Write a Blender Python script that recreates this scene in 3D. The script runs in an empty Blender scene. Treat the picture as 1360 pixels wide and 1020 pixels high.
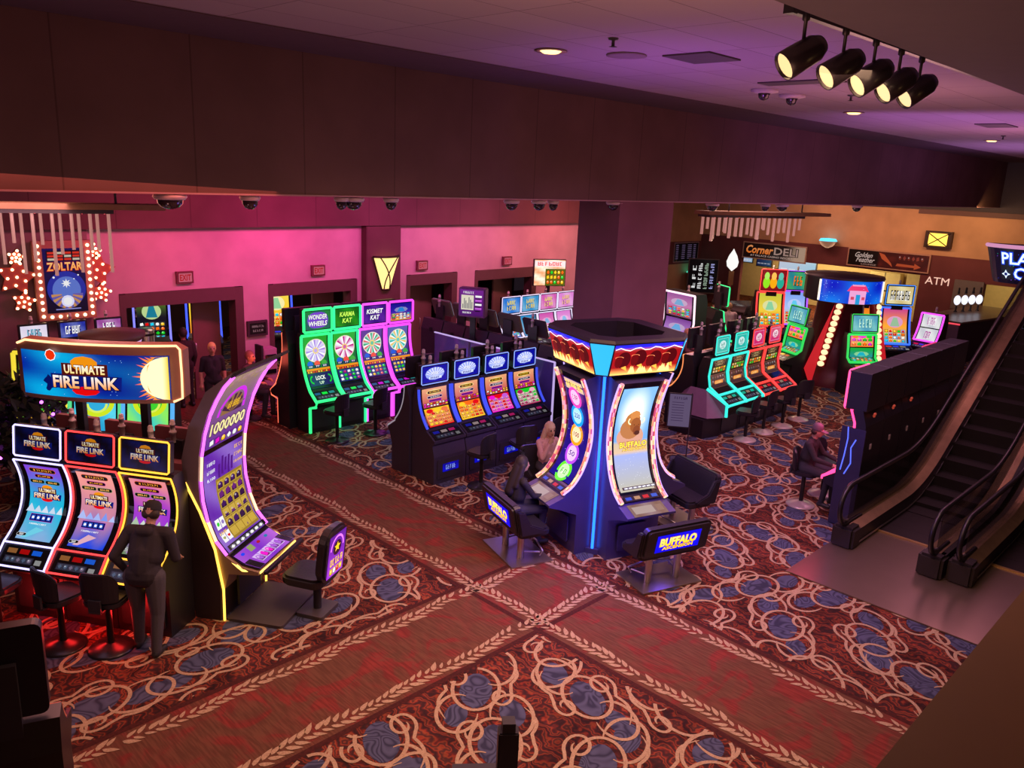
import bpy, bmesh, math, random
import numpy as np
from mathutils import Matrix, Vector
from math import sin, cos, pi, sqrt, atan2, radians
S = bpy.context.scene
COL = S.collection
random.seed(7)

# ------------------------------------------------------------------ materials
MATS = {}
def mat(name, rgb, rough=.5, metal=0.0, em=None, st=0.0, var=.12, scale=8.0, spec=.5, bump=0.0, sample=True, alpha=1.0, trans=0.0):
    if name in MATS: return MATS[name]
    m = bpy.data.materials.new(name); m.use_nodes = True
    nt = m.node_tree; b = nt.nodes['Principled BSDF']
    b.inputs['Roughness'].default_value = rough; b.inputs['Metallic'].default_value = metal
    b.inputs['Specular IOR Level'].default_value = spec
    b.inputs['Alpha'].default_value = alpha
    b.inputs['Transmission Weight'].default_value = trans
    if em is None:
        tc = nt.nodes.new('ShaderNodeTexCoord'); nz = nt.nodes.new('ShaderNodeTexNoise'); nz.inputs['Scale'].default_value = scale
        nz.inputs['Detail'].default_value = 3
        nt.links.new(tc.outputs['Object'], nz.inputs['Vector'])
        mx = nt.nodes.new('ShaderNodeMix'); mx.data_type = 'RGBA'
        mx.inputs[6].default_value = (*[c*(1-var) for c in rgb], 1); mx.inputs[7].default_value = (*[min(1, c*(1+var)) for c in rgb], 1)
        nt.links.new(nz.outputs['Fac'], mx.inputs[0]); nt.links.new(mx.outputs[2], b.inputs['Base Color'])
        if bump:
            bp = nt.nodes.new('ShaderNodeBump'); bp.inputs['Strength'].default_value = bump; bp.inputs['Distance'].default_value = .01
            nt.links.new(nz.outputs['Fac'], bp.inputs['Height']); nt.links.new(bp.outputs['Normal'], b.inputs['Normal'])
    else:
        b.inputs['Base Color'].default_value = (*[c*.3 for c in rgb], 1)
        b.inputs['Emission Color'].default_value = (*em, 1); b.inputs['Emission Strength'].default_value = st
        if not sample: m.cycles.emission_sampling = 'NONE'
    MATS[name] = m
    return m
def led(rgb, st=5.0):
    st = st*.5
    return mat('light_%d_%d_%d_%d' % (rgb[0]*99, rgb[1]*99, rgb[2]*99, st*10), rgb, em=rgb, st=st)
def pix(st=1.0):
    n = 'screen_picture_%d' % (st*100)
    if n in MATS: return MATS[n]
    m = bpy.data.materials.new(n); m.use_nodes = True; nt = m.node_tree; b = nt.nodes['Principled BSDF']
    a = nt.nodes.new('ShaderNodeAttribute'); a.attribute_name = 'Col'
    b.inputs['Base Color'].default_value = (.01, .01, .01, 1); b.inputs['Roughness'].default_value = .25; b.inputs['Specular IOR Level'].default_value = .25
    nt.links.new(a.outputs['Color'], b.inputs['Emission Color']); b.inputs['Emission Strength'].default_value = st
    m.cycles.emission_sampling = 'NONE'
    MATS[n] = m; return m
def paint():          # unlit printed surface (posters, signs) coloured by the painted attribute
    if 'printed' in MATS: return MATS['printed']
    m = bpy.data.materials.new('printed'); m.use_nodes = True; nt = m.node_tree; b = nt.nodes['Principled BSDF']
    a = nt.nodes.new('ShaderNodeAttribute'); a.attribute_name = 'Col'; b.inputs['Roughness'].default_value = .6
    nt.links.new(a.outputs['Color'], b.inputs['Base Color']); MATS['printed'] = m; return m
BLACK = mat('black_cabinet', (.014, .012, .018), .38, spec=.5)
DARK = mat('dark_plastic', (.03, .027, .035), .45)
GREY = mat('grey_plastic', (.13, .12, .13), .4)
CHROME = mat('brushed_steel', (.55, .52, .5), .3, .9)
STEEL = mat('steel_plate', (.42, .36, .3), .32, .85, scale=3, bump=.1)
LEATHER = mat('black_vinyl', (.018, .016, .022), .36, bump=.15, scale=40)
WOOD = mat('brown_wood', (.32, .17, .08), .5, scale=5, var=.3)
GLASSY = mat('dark_glass', (.01, .01, .013), .06)
CLOTH_BLACK = mat('black_cloth', (.012, .011, .015), .9)

# ------------------------------------------------------------------ mesh builder
class MB:
    def __init__(s): s.v = []; s.f = []; s.m = []; s.c = []; s.M = None; s.sm = []
    def add(s, vs, fs, mi=0, col=None, smooth=False):
        o = len(s.v)
        if s.M is not None: vs = [tuple(s.M @ Vector(p)) for p in vs]
        s.v += [tuple(p) for p in vs]
        for f in fs:
            s.f.append([i+o for i in f]); s.m.append(mi); s.c.append(col); s.sm.append(smooth)
    def box(s, c, d, mi=0, R=None, col=None):
        x, y, z = [q/2 for q in d]
        P = [Vector((a*x, b*y, e*z)) for e in (-1, 1) for b in (-1, 1) for a in (-1, 1)]
        if R is not None: P = [R @ p for p in P]
        P = [p+Vector(c) for p in P]
        s.add(P, [(0, 2, 3, 1), (4, 5, 7, 6), (0, 1, 5, 4), (2, 6, 7, 3), (0, 4, 6, 2), (1, 3, 7, 5)], mi, col)
    def rbox(s, c, d, r, mi=0, n=4, axis='z', R=None):
        # box with rounded outline seen along axis
        a, b = {'z': (0, 1), 'y': (0, 2), 'x': (1, 2)}[axis]; k = {'z': 2, 'y': 1, 'x': 0}[axis]
        A, B = d[a]/2, d[b]/2; r = min(r, A*.99, B*.99); pts = []
        for (sx, sy, a0) in ((1, 1, 0), (-1, 1, 90), (-1, -1, 180), (1, -1, 270)):
            for i in range(n+1):
                t = radians(a0+90*i/n); pts.append((sx*(A-r)+r*cos(t), sy*(B-r)+r*sin(t)))
        N = len(pts); vs = []
        for e in (-1, 1):
            for p in pts:
                q = [0, 0, 0]; q[a] = p[0]; q[b] = p[1]; q[k] = e*d[k]/2
                q = Vector(q)
                if R is not None: q = R @ q
                vs.append(q+Vector(c))
        fs = [list(range(N))[::-1], list(range(N, 2*N))]+[(i, (i+1) % N, N+(i+1) % N, N+i) for i in range(N)]
        s.add(vs, fs, mi)
    def tube(s, pts, r, n=8, mi=0, cap=True, smooth=True, closed=False):
        pts = [Vector(p) for p in pts]; rs = r if isinstance(r, (list, tuple)) else [r]*len(pts)
        vs = []; N = len(pts); prev = None
        for i, p in enumerate(pts):
            if closed: t = (pts[(i+1) % N]-pts[i-1])
            else: t = pts[min(i+1, N-1)]-pts[max(i-1, 0)]
            if t.length < 1e-9: t = Vector((0, 0, 1))
            t.normalize()
            if prev is None:
                a = Vector((0, 0, 1)) if abs(t.z) < .9 else Vector((1, 0, 0)); u = t.cross(a).normalized()
            else:
                u = prev-t*prev.dot(t)
                u = u.normalized() if u.length > 1e-6 else t.orthogonal().normalized()
            prev = u; w = t.cross(u)
            for k in range(n):
                a = 2*pi*k/n; vs.append(p+u*(rs[i]*cos(a))+w*(rs[i]*sin(a)))
        fs = []
        for i in range(N if closed else N-1):
            j = (i+1) % N
            for k in range(n): fs.append((i*n+k, i*n+(k+1) % n, j*n+(k+1) % n, j*n+k))
        s.add(vs, fs, mi, smooth=smooth)
        if cap and not closed:
            s.add(vs[:n], [list(range(n))[::-1]], mi); s.add(vs[-n:], [list(range(n))], mi)
    def lathe(s, prof, c=(0, 0, 0), n=16, mi=0, smooth=True):
        vs = []; 
        for (r, z) in prof:
            for k in range(n): vs.append((c[0]+r*cos(2*pi*k/n), c[1]+r*sin(2*pi*k/n), c[2]+z))
        fs = []
        for i in range(len(prof)-1):
            for k in range(n): fs.append((i*n+k, i*n+(k+1) % n, (i+1)*n+(k+1) % n, (i+1)*n+k))
        s.add(vs, fs, mi, smooth=smooth)
        s.add(vs[:n], [list(range(n))[::-1]], mi); s.add(vs[-n:], [list(range(n))], mi)
    def ell(s, c, r, n=12, mi=0, R=None):
        prof = []; vs = []; m = max(6, n//2)
        for i in range(m+1):
            a = -pi/2+pi*i/m
            for k in range(n):
                q = Vector((r[0]*cos(a)*cos(2*pi*k/n), r[1]*cos(a)*sin(2*pi*k/n), r[2]*sin(a)))
                if R is not None: q = R @ q
                vs.append(q+Vector(c))
        fs = [(i*n+k, i*n+(k+1) % n, (i+1)*n+(k+1) % n, (i+1)*n+k) for i in range(m) for k in range(n)]
        s.add(vs, fs, mi, smooth=True)
    def prism_yz(s, poly, x0, x1, mi=0):     # closed YZ outline extruded along x
        N = len(poly); vs = [(x0, y, z) for y, z in poly]+[(x1, y, z) for y, z in poly]
        s.add(vs, [list(range(N)), list(range(N, 2*N))[::-1]]+[(i, N+i, N+(i+1) % N, (i+1) % N) for i in range(N)], mi)
    def prism_xy(s, poly, z0, z1, mi=0):
        N = len(poly); vs = [(x, y, z0) for x, y in poly]+[(x, y, z1) for x, y in poly]
        s.add(vs, [list(range(N))[::-1], list(range(N, 2*N))]+[(i, (i+1) % N, N+(i+1) % N, N+i) for i in range(N)], mi)
    def build(s, name, mats, parent=None, bevel=0, loc=None):
        if not isinstance(mats, (list, tuple)): mats = [mats]
        me = bpy.data.meshes.new(name); me.from_pydata([tuple(p) for p in s.v], [], s.f)
        for m in mats: me.materials.append(m)
        me.polygons.foreach_set('material_index', s.m); me.polygons.foreach_set('use_smooth', s.sm)
        if any(c is not None for c in s.c):
            at = me.color_attributes.new('Col', 'FLOAT_COLOR', 'CORNER'); out = []
            for f, c in zip(s.f, s.c):
                if c is None: c = (0, 0, 0)
                if len(c) == len(f) and not isinstance(c[0], (int, float)): out += [(*q, 1) for q in c]
                else: out += [(*c, 1)]*len(f)
            at.data.foreach_set('color', np.array(out, np.float32).ravel())
        me.update()
        o = bpy.data.objects.new(name, me); COL.objects.link(o)
        if parent is not None: o.parent = parent
        if loc is not None: o.location = loc
        if bevel:
            bm = bmesh.new(); bm.from_mesh(me); bmesh.ops.recalc_face_normals(bm, faces=bm.faces)
            ed = [e for e in bm.edges if len(e.link_faces) == 2 and e.calc_face_angle(0) > .5]
            bmesh.ops.bevel(bm, geom=ed, offset=bevel, segments=2, affect='EDGES', clamp_overlap=True); bm.to_mesh(me); bm.free()
        return o
def thing(name, label, cat, loc=(0, 0, 0), rz=0.0, group=None):
    o = bpy.data.objects.new(name, None); COL.objects.link(o); o.empty_display_size = .1
    o.location = loc; o.rotation_euler = (0, 0, rz); tag(o, label, cat, group); return o
def tag(o, label, cat, group=None):
    o['label'] = label; o['category'] = cat
    if group: o['group'] = group
    return o
def struct(o): o['kind'] = 'structure'; return o
def dup(root, loc, rz, label, group=None):
    r = root.copy(); COL.objects.link(r); r.location = loc; r.rotation_euler = (0, 0, rz); r['label'] = label
    if group: r['group'] = group
    for ch in list(root.children):
        c = ch.copy(); COL.objects.link(c); c.parent = r
        for g in list(ch.children):
            d = g.copy(); COL.objects.link(d); d.parent = c
    return r
def facing(fx, fy): return atan2(fx, -fy)    # rotation turning local -Y to (fx, fy)

# ------------------------------------------------------------------ text and pictures
_TX = {}
def glyphs(s, bold=0.0, shear=0.0):
    k = (s, bold, shear)
    if k in _TX: return _TX[k]
    cu = bpy.data.curves.new('t', 'FONT'); cu.body = s; cu.size = 1; cu.offset = bold; cu.shear = shear; cu.resolution_u = 2
    o = bpy.data.objects.new('t', cu); COL.objects.link(o)
    dg = bpy.context.evaluated_depsgraph_get(); me = bpy.data.meshes.new_from_object(o.evaluated_get(dg))
    V = [(v.co.x, v.co.y) for v in me.vertices]; F = [list(p.vertices) for p in me.polygons]
    bpy.data.objects.remove(o); bpy.data.curves.remove(cu); bpy.data.meshes.remove(me)
    if not V: V = [(0, 0), (1, 0), (1, 1)]; F = [[0, 1, 2]]
    xs = [p[0] for p in V]; ys = [p[1] for p in V]
    r = (V, F, min(xs), max(xs), min(ys), max(ys)); _TX[k] = r
    return r
def mixc(a, b, t): t = max(0, min(1, t)); return tuple(a[i]*(1-t)+b[i]*t for i in range(3))
BK_ = (.02, .01, .02)
class Pic:
    """a flat picture in metres, drawn in layers, later laid on a surface"""
    def __init__(s, w, h): s.w = w; s.h = h; s.L = []; s.n = 0
    def poly(s, pts, col, layer=None):
        if layer is None: s.n += 1; layer = s.n
        s.L.append((pts, col, layer))
    def grad(s, fn, nu=8, nv=16):
        for i in range(nu):
            for j in range(nv):
                q = [(i/nu, j/nv), ((i+1)/nu, j/nv), ((i+1)/nu, (j+1)/nv), (i/nu, (j+1)/nv)]
                s.L.append(([(a*s.w, b*s.h) for a, b in q], [fn(a, b) for a, b in q], 0))
    def rect(s, x, y, w, h, col, layer=None):
        if layer is None: s.n += 1; layer = s.n
        k = max(1, int(h/.06))
        for i in range(k):
            a = y+h*i/k; b = y+h*(i+1)/k
            s.L.append(([(x, a), (x+w, a), (x+w, b), (x, b)], col, layer))
    def frame(s, x, y, w, h, t, col):
        s.n += 1; l = s.n
        s.rect(x, y, w, t, col, l); s.rect(x, y+h-t, w, t, col, l); s.rect(x, y, t, h, col, l); s.rect(x+w-t, y, t, h, col, l)
    def circ(s, cx, cy, r, col, ry=None, n=16, layer=None):
        ry = ry or r
        if layer is None: s.n += 1; layer = s.n
        if ry > .035:
            K = min(16, max(4, int(2*ry/.035)))
            for j in range(K):
                a, b = -cos(pi*j/K), -cos(pi*(j+1)/K); xa, xb = sqrt(max(0, 1-a*a)), sqrt(max(0, 1-b*b))
                q = [(cx-r*xa, cy+ry*a), (cx+r*xa, cy+ry*a), (cx+r*xb, cy+ry*b), (cx-r*xb, cy+ry*b)]
                s.L.append((q[1:] if j == 0 else q[:3] if j == K-1 else q, col, layer))
            return
        s.L.append(([(cx+r*cos(2*pi*k/n), cy+ry*sin(2*pi*k/n)) for k in range(n)], col, layer))
    def pill(s, cx, cy, w, h, col, rim=None):
        if rim: s.pill(cx, cy, w+h*.22, h*1.22, rim)
        s.n += 1; pts = []
        for sx, a0 in ((1, -90), (-1, 90)):
            for i in range(7):
                t = radians(a0+180*i/6); pts.append((cx+sx*(w/2-h/2)+h/2*cos(t), cy+h/2*sin(t)))
        s.L.append((pts, col, s.n))
    def ring(s, cx, cy, r0, r1, cols, n=24, a0=0, sweep=2*pi, ky=1.0):
        s.n += 1
        for k in range(n):
            a, b = a0+sweep*k/n, a0+sweep*(k+1)/n
            c = cols[k % len(cols)] if isinstance(cols, list) else cols
            K = max(1, int((r1-r0)/.05))
            for j in range(K):
                q0, q1 = r0+(r1-r0)*j/K, r0+(r1-r0)*(j+1)/K
                p = [(cx+q1*cos(a), cy+ky*q1*sin(a)), (cx+q1*cos(b), cy+ky*q1*sin(b))]
                p += [(cx+q0*cos(b), cy+ky*q0*sin(b)), (cx+q0*cos(a), cy+ky*q0*sin(a))] if q0 > 0 else [(cx, cy)]
                s.L.append((p, c, s.n))
    def star(s, cx, cy, r, col, n=5):
        s.n += 1
        s.L.append(([(cx+(r if k % 2 == 0 else r*.45)*sin(pi*k/n), cy+(r if k % 2 == 0 else r*.45)*cos(pi*k/n)) for k in range(2*n)], col, s.n))
    def scrib(s, n, cx, cy, w, h, col, rot=0.0):
        # lettering too small to read: upright strokes and cross bars
        R = random.Random(n*31+int(cx*997)+int(cy*463)); s.n += 1; cr, sr = cos(rot), sin(rot); cw = w/n
        def bar(x0, y0, x1, y1): s.L.append(([(cx+x*cr-y*sr, cy+x*sr+y*cr) for x, y in ((x0, y0), (x1, y0), (x1, y1), (x0, y1))], col, s.n))
        for k in range(n):
            x = -w/2+cw*(k+.12); e = cw*.76; b = cw*.22
            bar(x, -h/2, x+b, h/2)
            if R.random() < .6: bar(x+e-b, -h/2, x+e, h/2*R.choice([1, 1, .1]))
            for yy in R.sample([-.5, -.08, .36], 2): bar(x+b, yy*h, x+e-b, yy*h+h*.14)
    def text(s, t, cx, cy, w, h, col, edge=None, bold=.02, shear=0.0, rot=0.0, col2=None, ew=.05):
        if t[0] == '~':
            if edge: s.scrib(len(t), cx+h*.06, cy-h*.06, w, h, edge, rot)
            return s.scrib(len(t), cx, cy, w, h, col2 or col, rot)
        for (bd, c, c2) in (([(bold+ew, edge, None)] if edge else [])+[(bold, col, col2)]):
            V, F, x0, x1, y0, y1 = glyphs(t, bd, shear)
            g = glyphs(t, bold, shear); kx = w/(g[3]-g[2]); ky = h/(g[5]-g[4]); mx = (g[2]+g[3])/2; my = (g[4]+g[5])/2
            s.n += 1; cr, sr = cos(rot), sin(rot)
            P = []
            for (x, y) in V:
                X, Y = (x-mx)*kx, (y-my)*ky; P.append((cx+X*cr-Y*sr, cy+X*sr+Y*cr))
            for f in F:
                cc = c if c2 is None else [mixc(c, c2, .5+(V[i][1]-my)/(y1-y0)) for i in f]
                s.L.append(([P[i] for i in f], cc, s.n))
    def grid(s, x, y, w, h, nx, ny, pal, bg=(.9, .85, .7), seed=0):
        R = random.Random(seed); cw, ch = w/nx, h/ny; s.n += 2; a, b = s.n-1, s.n
        for i in range(nx):
            for j in range(ny):
                X, Y = x+i*cw, y+j*ch
                s.rect(X+cw*.05, Y+ch*.05, cw*.9, ch*.9, bg if not isinstance(bg, list) else R.choice(bg), a)
                c = R.choice(pal); k = R.random(); cx, cy = X+cw/2, Y+ch/2
                s.rect(X+cw*.12, Y+ch*.12, cw*.76, ch*.5, mixc(c, BK_, .55), a+.5)
                if k < .4: s.circ(cx, cy, cw*.33, c, ch*.33, 10, b); s.circ(cx-cw*.08, cy+ch*.1, cw*.14, mixc(c, (1, 1, 1), .6), ch*.12, 6, b+.5)
                elif k < .7: s.L.append(([(cx, cy-ch*.38), (cx+cw*.36, cy), (cx, cy+ch*.38), (cx-cw*.36, cy)], c, b))
                else: s.L.append(([(cx-cw*.3, cy-ch*.34), (cx+cw*.3, cy-ch*.2), (cx+cw*.22, cy+ch*.36), (cx-cw*.34, cy+ch*.22)], c, b))
    def lay(s, mb, surf, lift=.0012):
        g = lambda c: tuple(max(0, q)**1.9 for q in c)
        for pts, col, l in s.L:
            col = g(col) if isinstance(col[0], (int, float)) else [g(c) for c in col]
            mb.add([surf(u, v, .002+lift*l) for u, v in pts], [list(range(len(pts)))], 0, col)
def flat_surf(o, ux, uy, nrm):
    o, ux, uy, nrm = Vector(o), Vector(ux), Vector(uy), Vector(nrm)
    return lambda u, v, k: o+ux*u+uy*v+nrm*k
def panel(name, pic, o, ux, uy, nrm, parent=None, st=1.0, material=None):
    mb = MB(); pic.lay(mb, flat_surf(o, ux, uy, nrm)); return mb.build(name, material or pix(st), parent)
def curve_surf(poly, w, x0=0.0):
    """poly = (y,z) polyline walked bottom to top, front on its -y side; u across (0..w), v along"""
    L = [0]
    for a, b in zip(poly, poly[1:]): L.append(L[-1]+sqrt((b[0]-a[0])**2+(b[1]-a[1])**2))
    def f(u, v, k):
        i = 0
        while i < len(L)-2 and v > L[i+1]: i += 1
        t = (v-L[i])/(L[i+1]-L[i]); a, b = poly[i], poly[i+1]; d = Vector((b[0]-a[0], b[1]-a[1])).normalized()
        return Vector((x0-w/2+u, a[0]+(b[0]-a[0])*t-d.y*k, a[1]+(b[1]-a[1])*t+d.x*k))
    return f, L[-1]
def arc(A, B, sag, n=14):
    """(y,z) arc from A to B bulging to +y (backwards) by sag"""
    A, B = Vector(A), Vector(B); d = B-A; nrm = Vector((d.y, -d.x)).normalized()
    return [tuple(A+d*(i/n)+nrm*(sag*4*(i/n)*(1-i/n))) for i in range(n+1)]
# ------------------------------------------------------------------ pictures for the screens
WH = (.95, .95, .95); YE = (1, .75, .1); ORG = (1, .35, .04); RD = (.85, .03, .04); BL = (.03, .12, .9); CY = (.05, .75, .9); GN = (.05, .75, .12); MG = (.9, .05, .75); PU = (.3, .04, .75); BK = (.005, .005, .01)
def logo_fire(p, cx, cy, w, dim=1.0):
    h = w*.42; k = lambda c: tuple(q*dim for q in c)
    p.circ(cx, cy+h*.52, w*.2, k((.9, .5, .06)), h*.26)
    p.circ(cx, cy-h*.42, w*.2, k(RD), h*.16)
    p.rect(cx-w*.33, cy+h*.1, w*.66, h*.42, k((.25, .06, .05)))
    p.text('ULTIMATE', cx, cy+h*.32, w*.58, h*.3, k((1, .85, .45)), k((.35, .08, .03)), .03, col2=k(WH))
    p.poly([(cx-w*.5, cy-h*.36), (cx+w*.5, cy-h*.4), (cx+w*.52, cy+h*.1), (cx-w*.5, cy+h*.14)], k((.03, .08, .4)))
    p.text('FIRE LINK', cx, cy-h*.13, w*.94, h*.42, k((1, .55, .2)), k((.02, .03, .2)), .03, col2=k(WH))
def pic_fire_sign(w, h):
    p = Pic(w, h); R = random.Random(3)
    def f(u, v):
        c = mixc((.01, .06, .5), (.02, .62, .85), .5+.5*sin(u*7+v*3)*cos(v*4-u*2)); return mixc(c, (.01, .04, .35), max(0, (u-.45)*1.4))
    p.grad(f, 24, 10)
    for i in range(30): p.circ(R.random()*w*.96+.02*w, R.random()*h*.92+.04*h, .004, (.6, .8, 1), n=6)
    p.poly([(w*.22+.13*cos(a)*(1+.4*sin(5*a))*.5, h*.32+.12*sin(a)*(1+.3*cos(3*a))*.7) for a in [k*pi/12 for k in range(24)]], (.005, .06, .3))
    p.circ(w*.24, h*.95, .07, WH, n=20); p.circ(w*.24, h*.95, .06, (.9, .15, .03), n=20)
    p.n += 1
    for k in range(26):
        a = pi*.5+pi*k/26+.06; r = .3+.09*((k*7) % 5)/4; cx, cy = w*1.0, h*.5
        a1, a2 = a-.07, a+.07
        p.L.append(([(cx+.26*cos(a1)*.9, cy+max(-.48*h, min(.48*h, .3*sin(a1)))), (cx+r*cos(a), cy+max(-.49*h, min(.49*h, r*1.1*sin(a)))), (cx+.26*cos(a2)*.9, cy+max(-.48*h, min(.48*h, .3*sin(a2))))], [(1, .6, .1), (.9, .2, .3), (1, .6, .1)], p.n))
    p.n += 1; q = [(w, h*.02), (w, h*.98)]+[(w+.3*cos(a), h*.5+h*.49*sin(a)) for a in [pi*.5+pi*k/14 for k in range(15)]]
    p.L.append((q, [(1, .8, .15), (1, .8, .15)]+[(1, 1, .75)]*15, p.n))
    logo_fire(p, w*.47, h*.46, w*.47); return p
def pic_fire_top(w, h):
    p = Pic(w, h); p.grad(lambda u, v: mixc((.006, .006, .03), (.03, .05, .22), .5+.5*sin(u*9+v*5)), 8, 4); logo_fire(p, w*.52, h*.5, w*.66, .75); return p
def pic_fire_main(w, h, a, b, c, seed):
    p = Pic(w, h); R = random.Random(seed); ph = R.random()*6
    p.grad(lambda u, v: mixc(mixc(c, b, v*2+.2*sin(u*9+ph)), mixc(b, a, v*1.6-.6+.2*sin(u*7+v*9)), v), 12, 30)
    for (y, ww, hh, t, rim) in ((.93, .74, .055, '$ 11,312.71', (.8, .3, .1)), (.845, .52, .042, '$1,107.80', (.7, .1, .5))):
        p.pill(w*.5, h*y, w*ww, h*hh, (.04, .01, .03), rim); p.text(t, w*.5, h*y, w*ww*.7, h*hh*.6, (1, .6, .15))
    for x, t in ((.27, '$82.31'), (.72, '$36.00')):
        p.pill(w*x, h*.765, w*.4, h*.042, (.04, .01, .05), (.2, .5, .2)); p.text(t, w*x, h*.765, w*.26, h*.025, (1, .7, .3))
    logo_fire(p, w*.54, h*.6, w*.8)
    for k in range(5): p.poly([(w*(.0+.22*k), h*.36), (w*(.12+.22*k), h*(.44+.04*R.random())), (w*(.26+.2*k), h*.36)], mixc(c, WH, .4+.3*R.random()))
    p.frame(w*.18, h*.24, w*.66, h*.1, .01, (.6, .3, .8)); p.rect(w*.19, h*.245, w*.64, h*.09, (.03, .03, .25))
    for k in range(4): p.rect(w*(.22+.155*k), h*.258, w*.11, h*.06, (.1, .25, .7)); p.circ(w*(.275+.155*k), h*.288, w*.035, WH)
    p.text('~~~~~~~~~~~~', w*.5, h*.2, w*.5, h*.02, WH)
    p.poly([(w*.2, 0), (w*.35, 0), (w*.75, h*.13), (w*.5, h*.16)], mixc(b, WH, .3))
    p.pill(w*.2, h*.045, w*.26, h*.035, (.02, .02, .02), WH); p.text('~~~~', w*.2, h*.045, w*.12, h*.02, WH); return p
def pic_wheel(w, h, bg, c1, c2, seed):
    p = Pic(w, h); R = random.Random(seed); p.grad(lambda u, v: mixc((.05, .05, .25), bg, v*1.3+.25*sin(u*11)), 10, 24)
    cx, cy, r = w*.5, h*.72, w*.42
    p.circ(cx, cy, r*1.08, (.9, .85, .75), r*1.08, 32); p.ring(cx, cy, 0, r, [c1, WH, c2, mixc(c1, WH, .6)], 32)
    p.circ(cx, cy, r*.3, (.95, .8, .3)); p.circ(cx, cy, r*.2, mixc(c1, WH, .3))
    for x, c in ((.2, (.1, .3, .8)), (.5, (.9, .25, .2)), (.8, (.2, .6, .2))):
        p.circ(w*x, h*.47, w*.13, c); p.rect(w*(x-.12), h*.4, w*.24, h*.05, (.05, .05, .3)); p.text(R.choice(['77', '500', '25', '100']), w*x, h*.425, w*.16, h*.03, WH)
    p.rect(0, h*.345, w, h*.04, (.9, .5, .05)); p.grid(0, h*.3, w, h*.045, 9, 1, [YE, RD, ORG], (.5, .1, .05), seed)
    p.rect(0, h*.05, w, h*.24, (.08, .04, .3))
    if seed == 1:
        p.text('LOCK', w*.5, h*.2, w*.42, h*.08, WH, (.1, .3, .1), .03); p.text('UP', w*.5, h*.1, w*.2, h*.06, (.8, .9, .8), (.1, .3, .1))
        for sx in (.16, .84): p.ring(w*sx, h*.17, w*.08, w*.13, GN, 12, pi*.5 if sx < .5 else -pi*.5, pi, 1.3)
    else: p.grid(w*.04, h*.06, w*.92, h*.22, 5, 3, [c1, c2, YE, WH, GN], (.15, .25, .5), seed+9)
    p.rect(0, 0, w, h*.04, BK); return p
def pic_title(w, h, lines, bg, fg, edge, panel_col=None, shear=.15):
    p = Pic(w, h); p.grad(lambda u, v: mixc(bg[0], bg[1], .5+.5*sin(u*8+v*4)), 8, 4)
    if panel_col: p.pill(w*.5, h*.5, w*.86, h*.86, panel_col)
    n = len(lines); hh = h*.66/n
    for i, t in enumerate(lines): p.text(t, w*.5, h*.5+(n/2-.5-i)*hh*1.08, w*min(.8, .11*len(t)+.1), hh*.82, fg, edge, .03, shear)
    return p
def pic_oval(w, h):
    p = Pic(w, h); p.grad(lambda u, v: (.02, .05, .55), 2, 2); p.circ(w*.5, h*.52, w*.4, (.55, .62, .95), h*.4, 24); p.n += 1
    for k in range(9): a = pi*(k+.5)/9; p.poly([(w*.5, h*.3), (w*(.5+.39*cos(a-.05)), h*(.52+.39*sin(a-.05))), (w*(.5+.39*cos(a+.05)), h*(.52+.39*sin(a+.05)))], WH)
    p.text('~~~~', w*.5, h*.56, w*.34, h*.17, WH, (.15, .2, .6)); p.rect(w*.24, h*.2, w*.52, h*.17, (.8, .85, 1)); p.text('~~~', w*.5, h*.28, w*.44, h*.12, (.1, .1, .5)); return p
def pic_pays(w, h, seed):
    p = Pic(w, h); R = random.Random(seed); p.grad(lambda u, v: mixc((.7, .25, .25), (.9, .6, .4), v), 6, 6)
    p.circ(w*.5, h*.78, w*.34, (.9, .8, .5), h*.14, 20); p.pill(w*.5, h*.78, w*.56, h*.13, (.1, .02, .03), YE); p.text('$1,000.00', w*.5, h*.78, w*.42, h*.07, YE)
    p.pill(w*.5, h*.52, w*.6, h*.12, (.15, .03, .2), WH); p.text('$ 216.21', w*.5, h*.52, w*.36, h*.06, WH); p.pill(w*.5, h*.33, w*.5, h*.1, (.3, .05, .4), MG)
    p.grid(0, h*.02, w, h*.22, 8, 2, [RD, YE, WH, MG], (.3, .08, .12), seed); return p
def pic_reels(w, h, pal, bg, seed, nx=5, ny=3, top=True):
    p = Pic(w, h); p.grad(lambda u, v: mixc(pal[0], pal[1], v), 3, 4)
    p.grid(w*.03, h*.06, w*.94, h*(.76 if top else .9), nx, ny, pal, bg, seed)
    if top:
        for k in range(3): p.circ(w*(.2+.3*k), h*.86, w*.14, pal[k % len(pal)], h*.12)
    return p
def pic_dark_reels(w, h, seed):
    p = Pic(w, h); p.grad(lambda u, v: mixc((.2, .11, .12), (.3, .16, .14), v), 3, 3); p.frame(0, 0, w, h, w*.04, (.5, .32, .2)); p.grid(w*.06, h*.08, w*.88, h*.84, 5, 3, [(.4, .25, .18), (.5, .3, .3), (.35, .3, .3)], (.2, .12, .12), seed)
    p.pill(w*.52, h*.42, w*.6, h*.26, (.9, .5, .2), (.35, .12, .05)); p.text('~~~~~', w*.52, h*.42, w*.44, h*.13, (1, .85, .5)); return p
def pic_dark_pays(w, h, seed):
    p = Pic(w, h); p.grad(lambda u, v: (.12, .07, .06), 2, 2)
    for k, y in enumerate((.84, .64)): p.pill(w*.5, h*y, w*(.74-.12*k), h*.13, (.2, .13, .08), (.75, .6, .4)); p.text('~~~~~~', w*.5, h*y, w*.4, h*.07, (.95, .8, .5))
    p.grid(w*.06, h*.06, w*.88, h*.42, 5, 2, [GN, YE, ORG, (.9, .75, .5)], [(.4, .5, .15), (.65, .35, .12), (.5, .45, .2)], seed); return p
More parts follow.
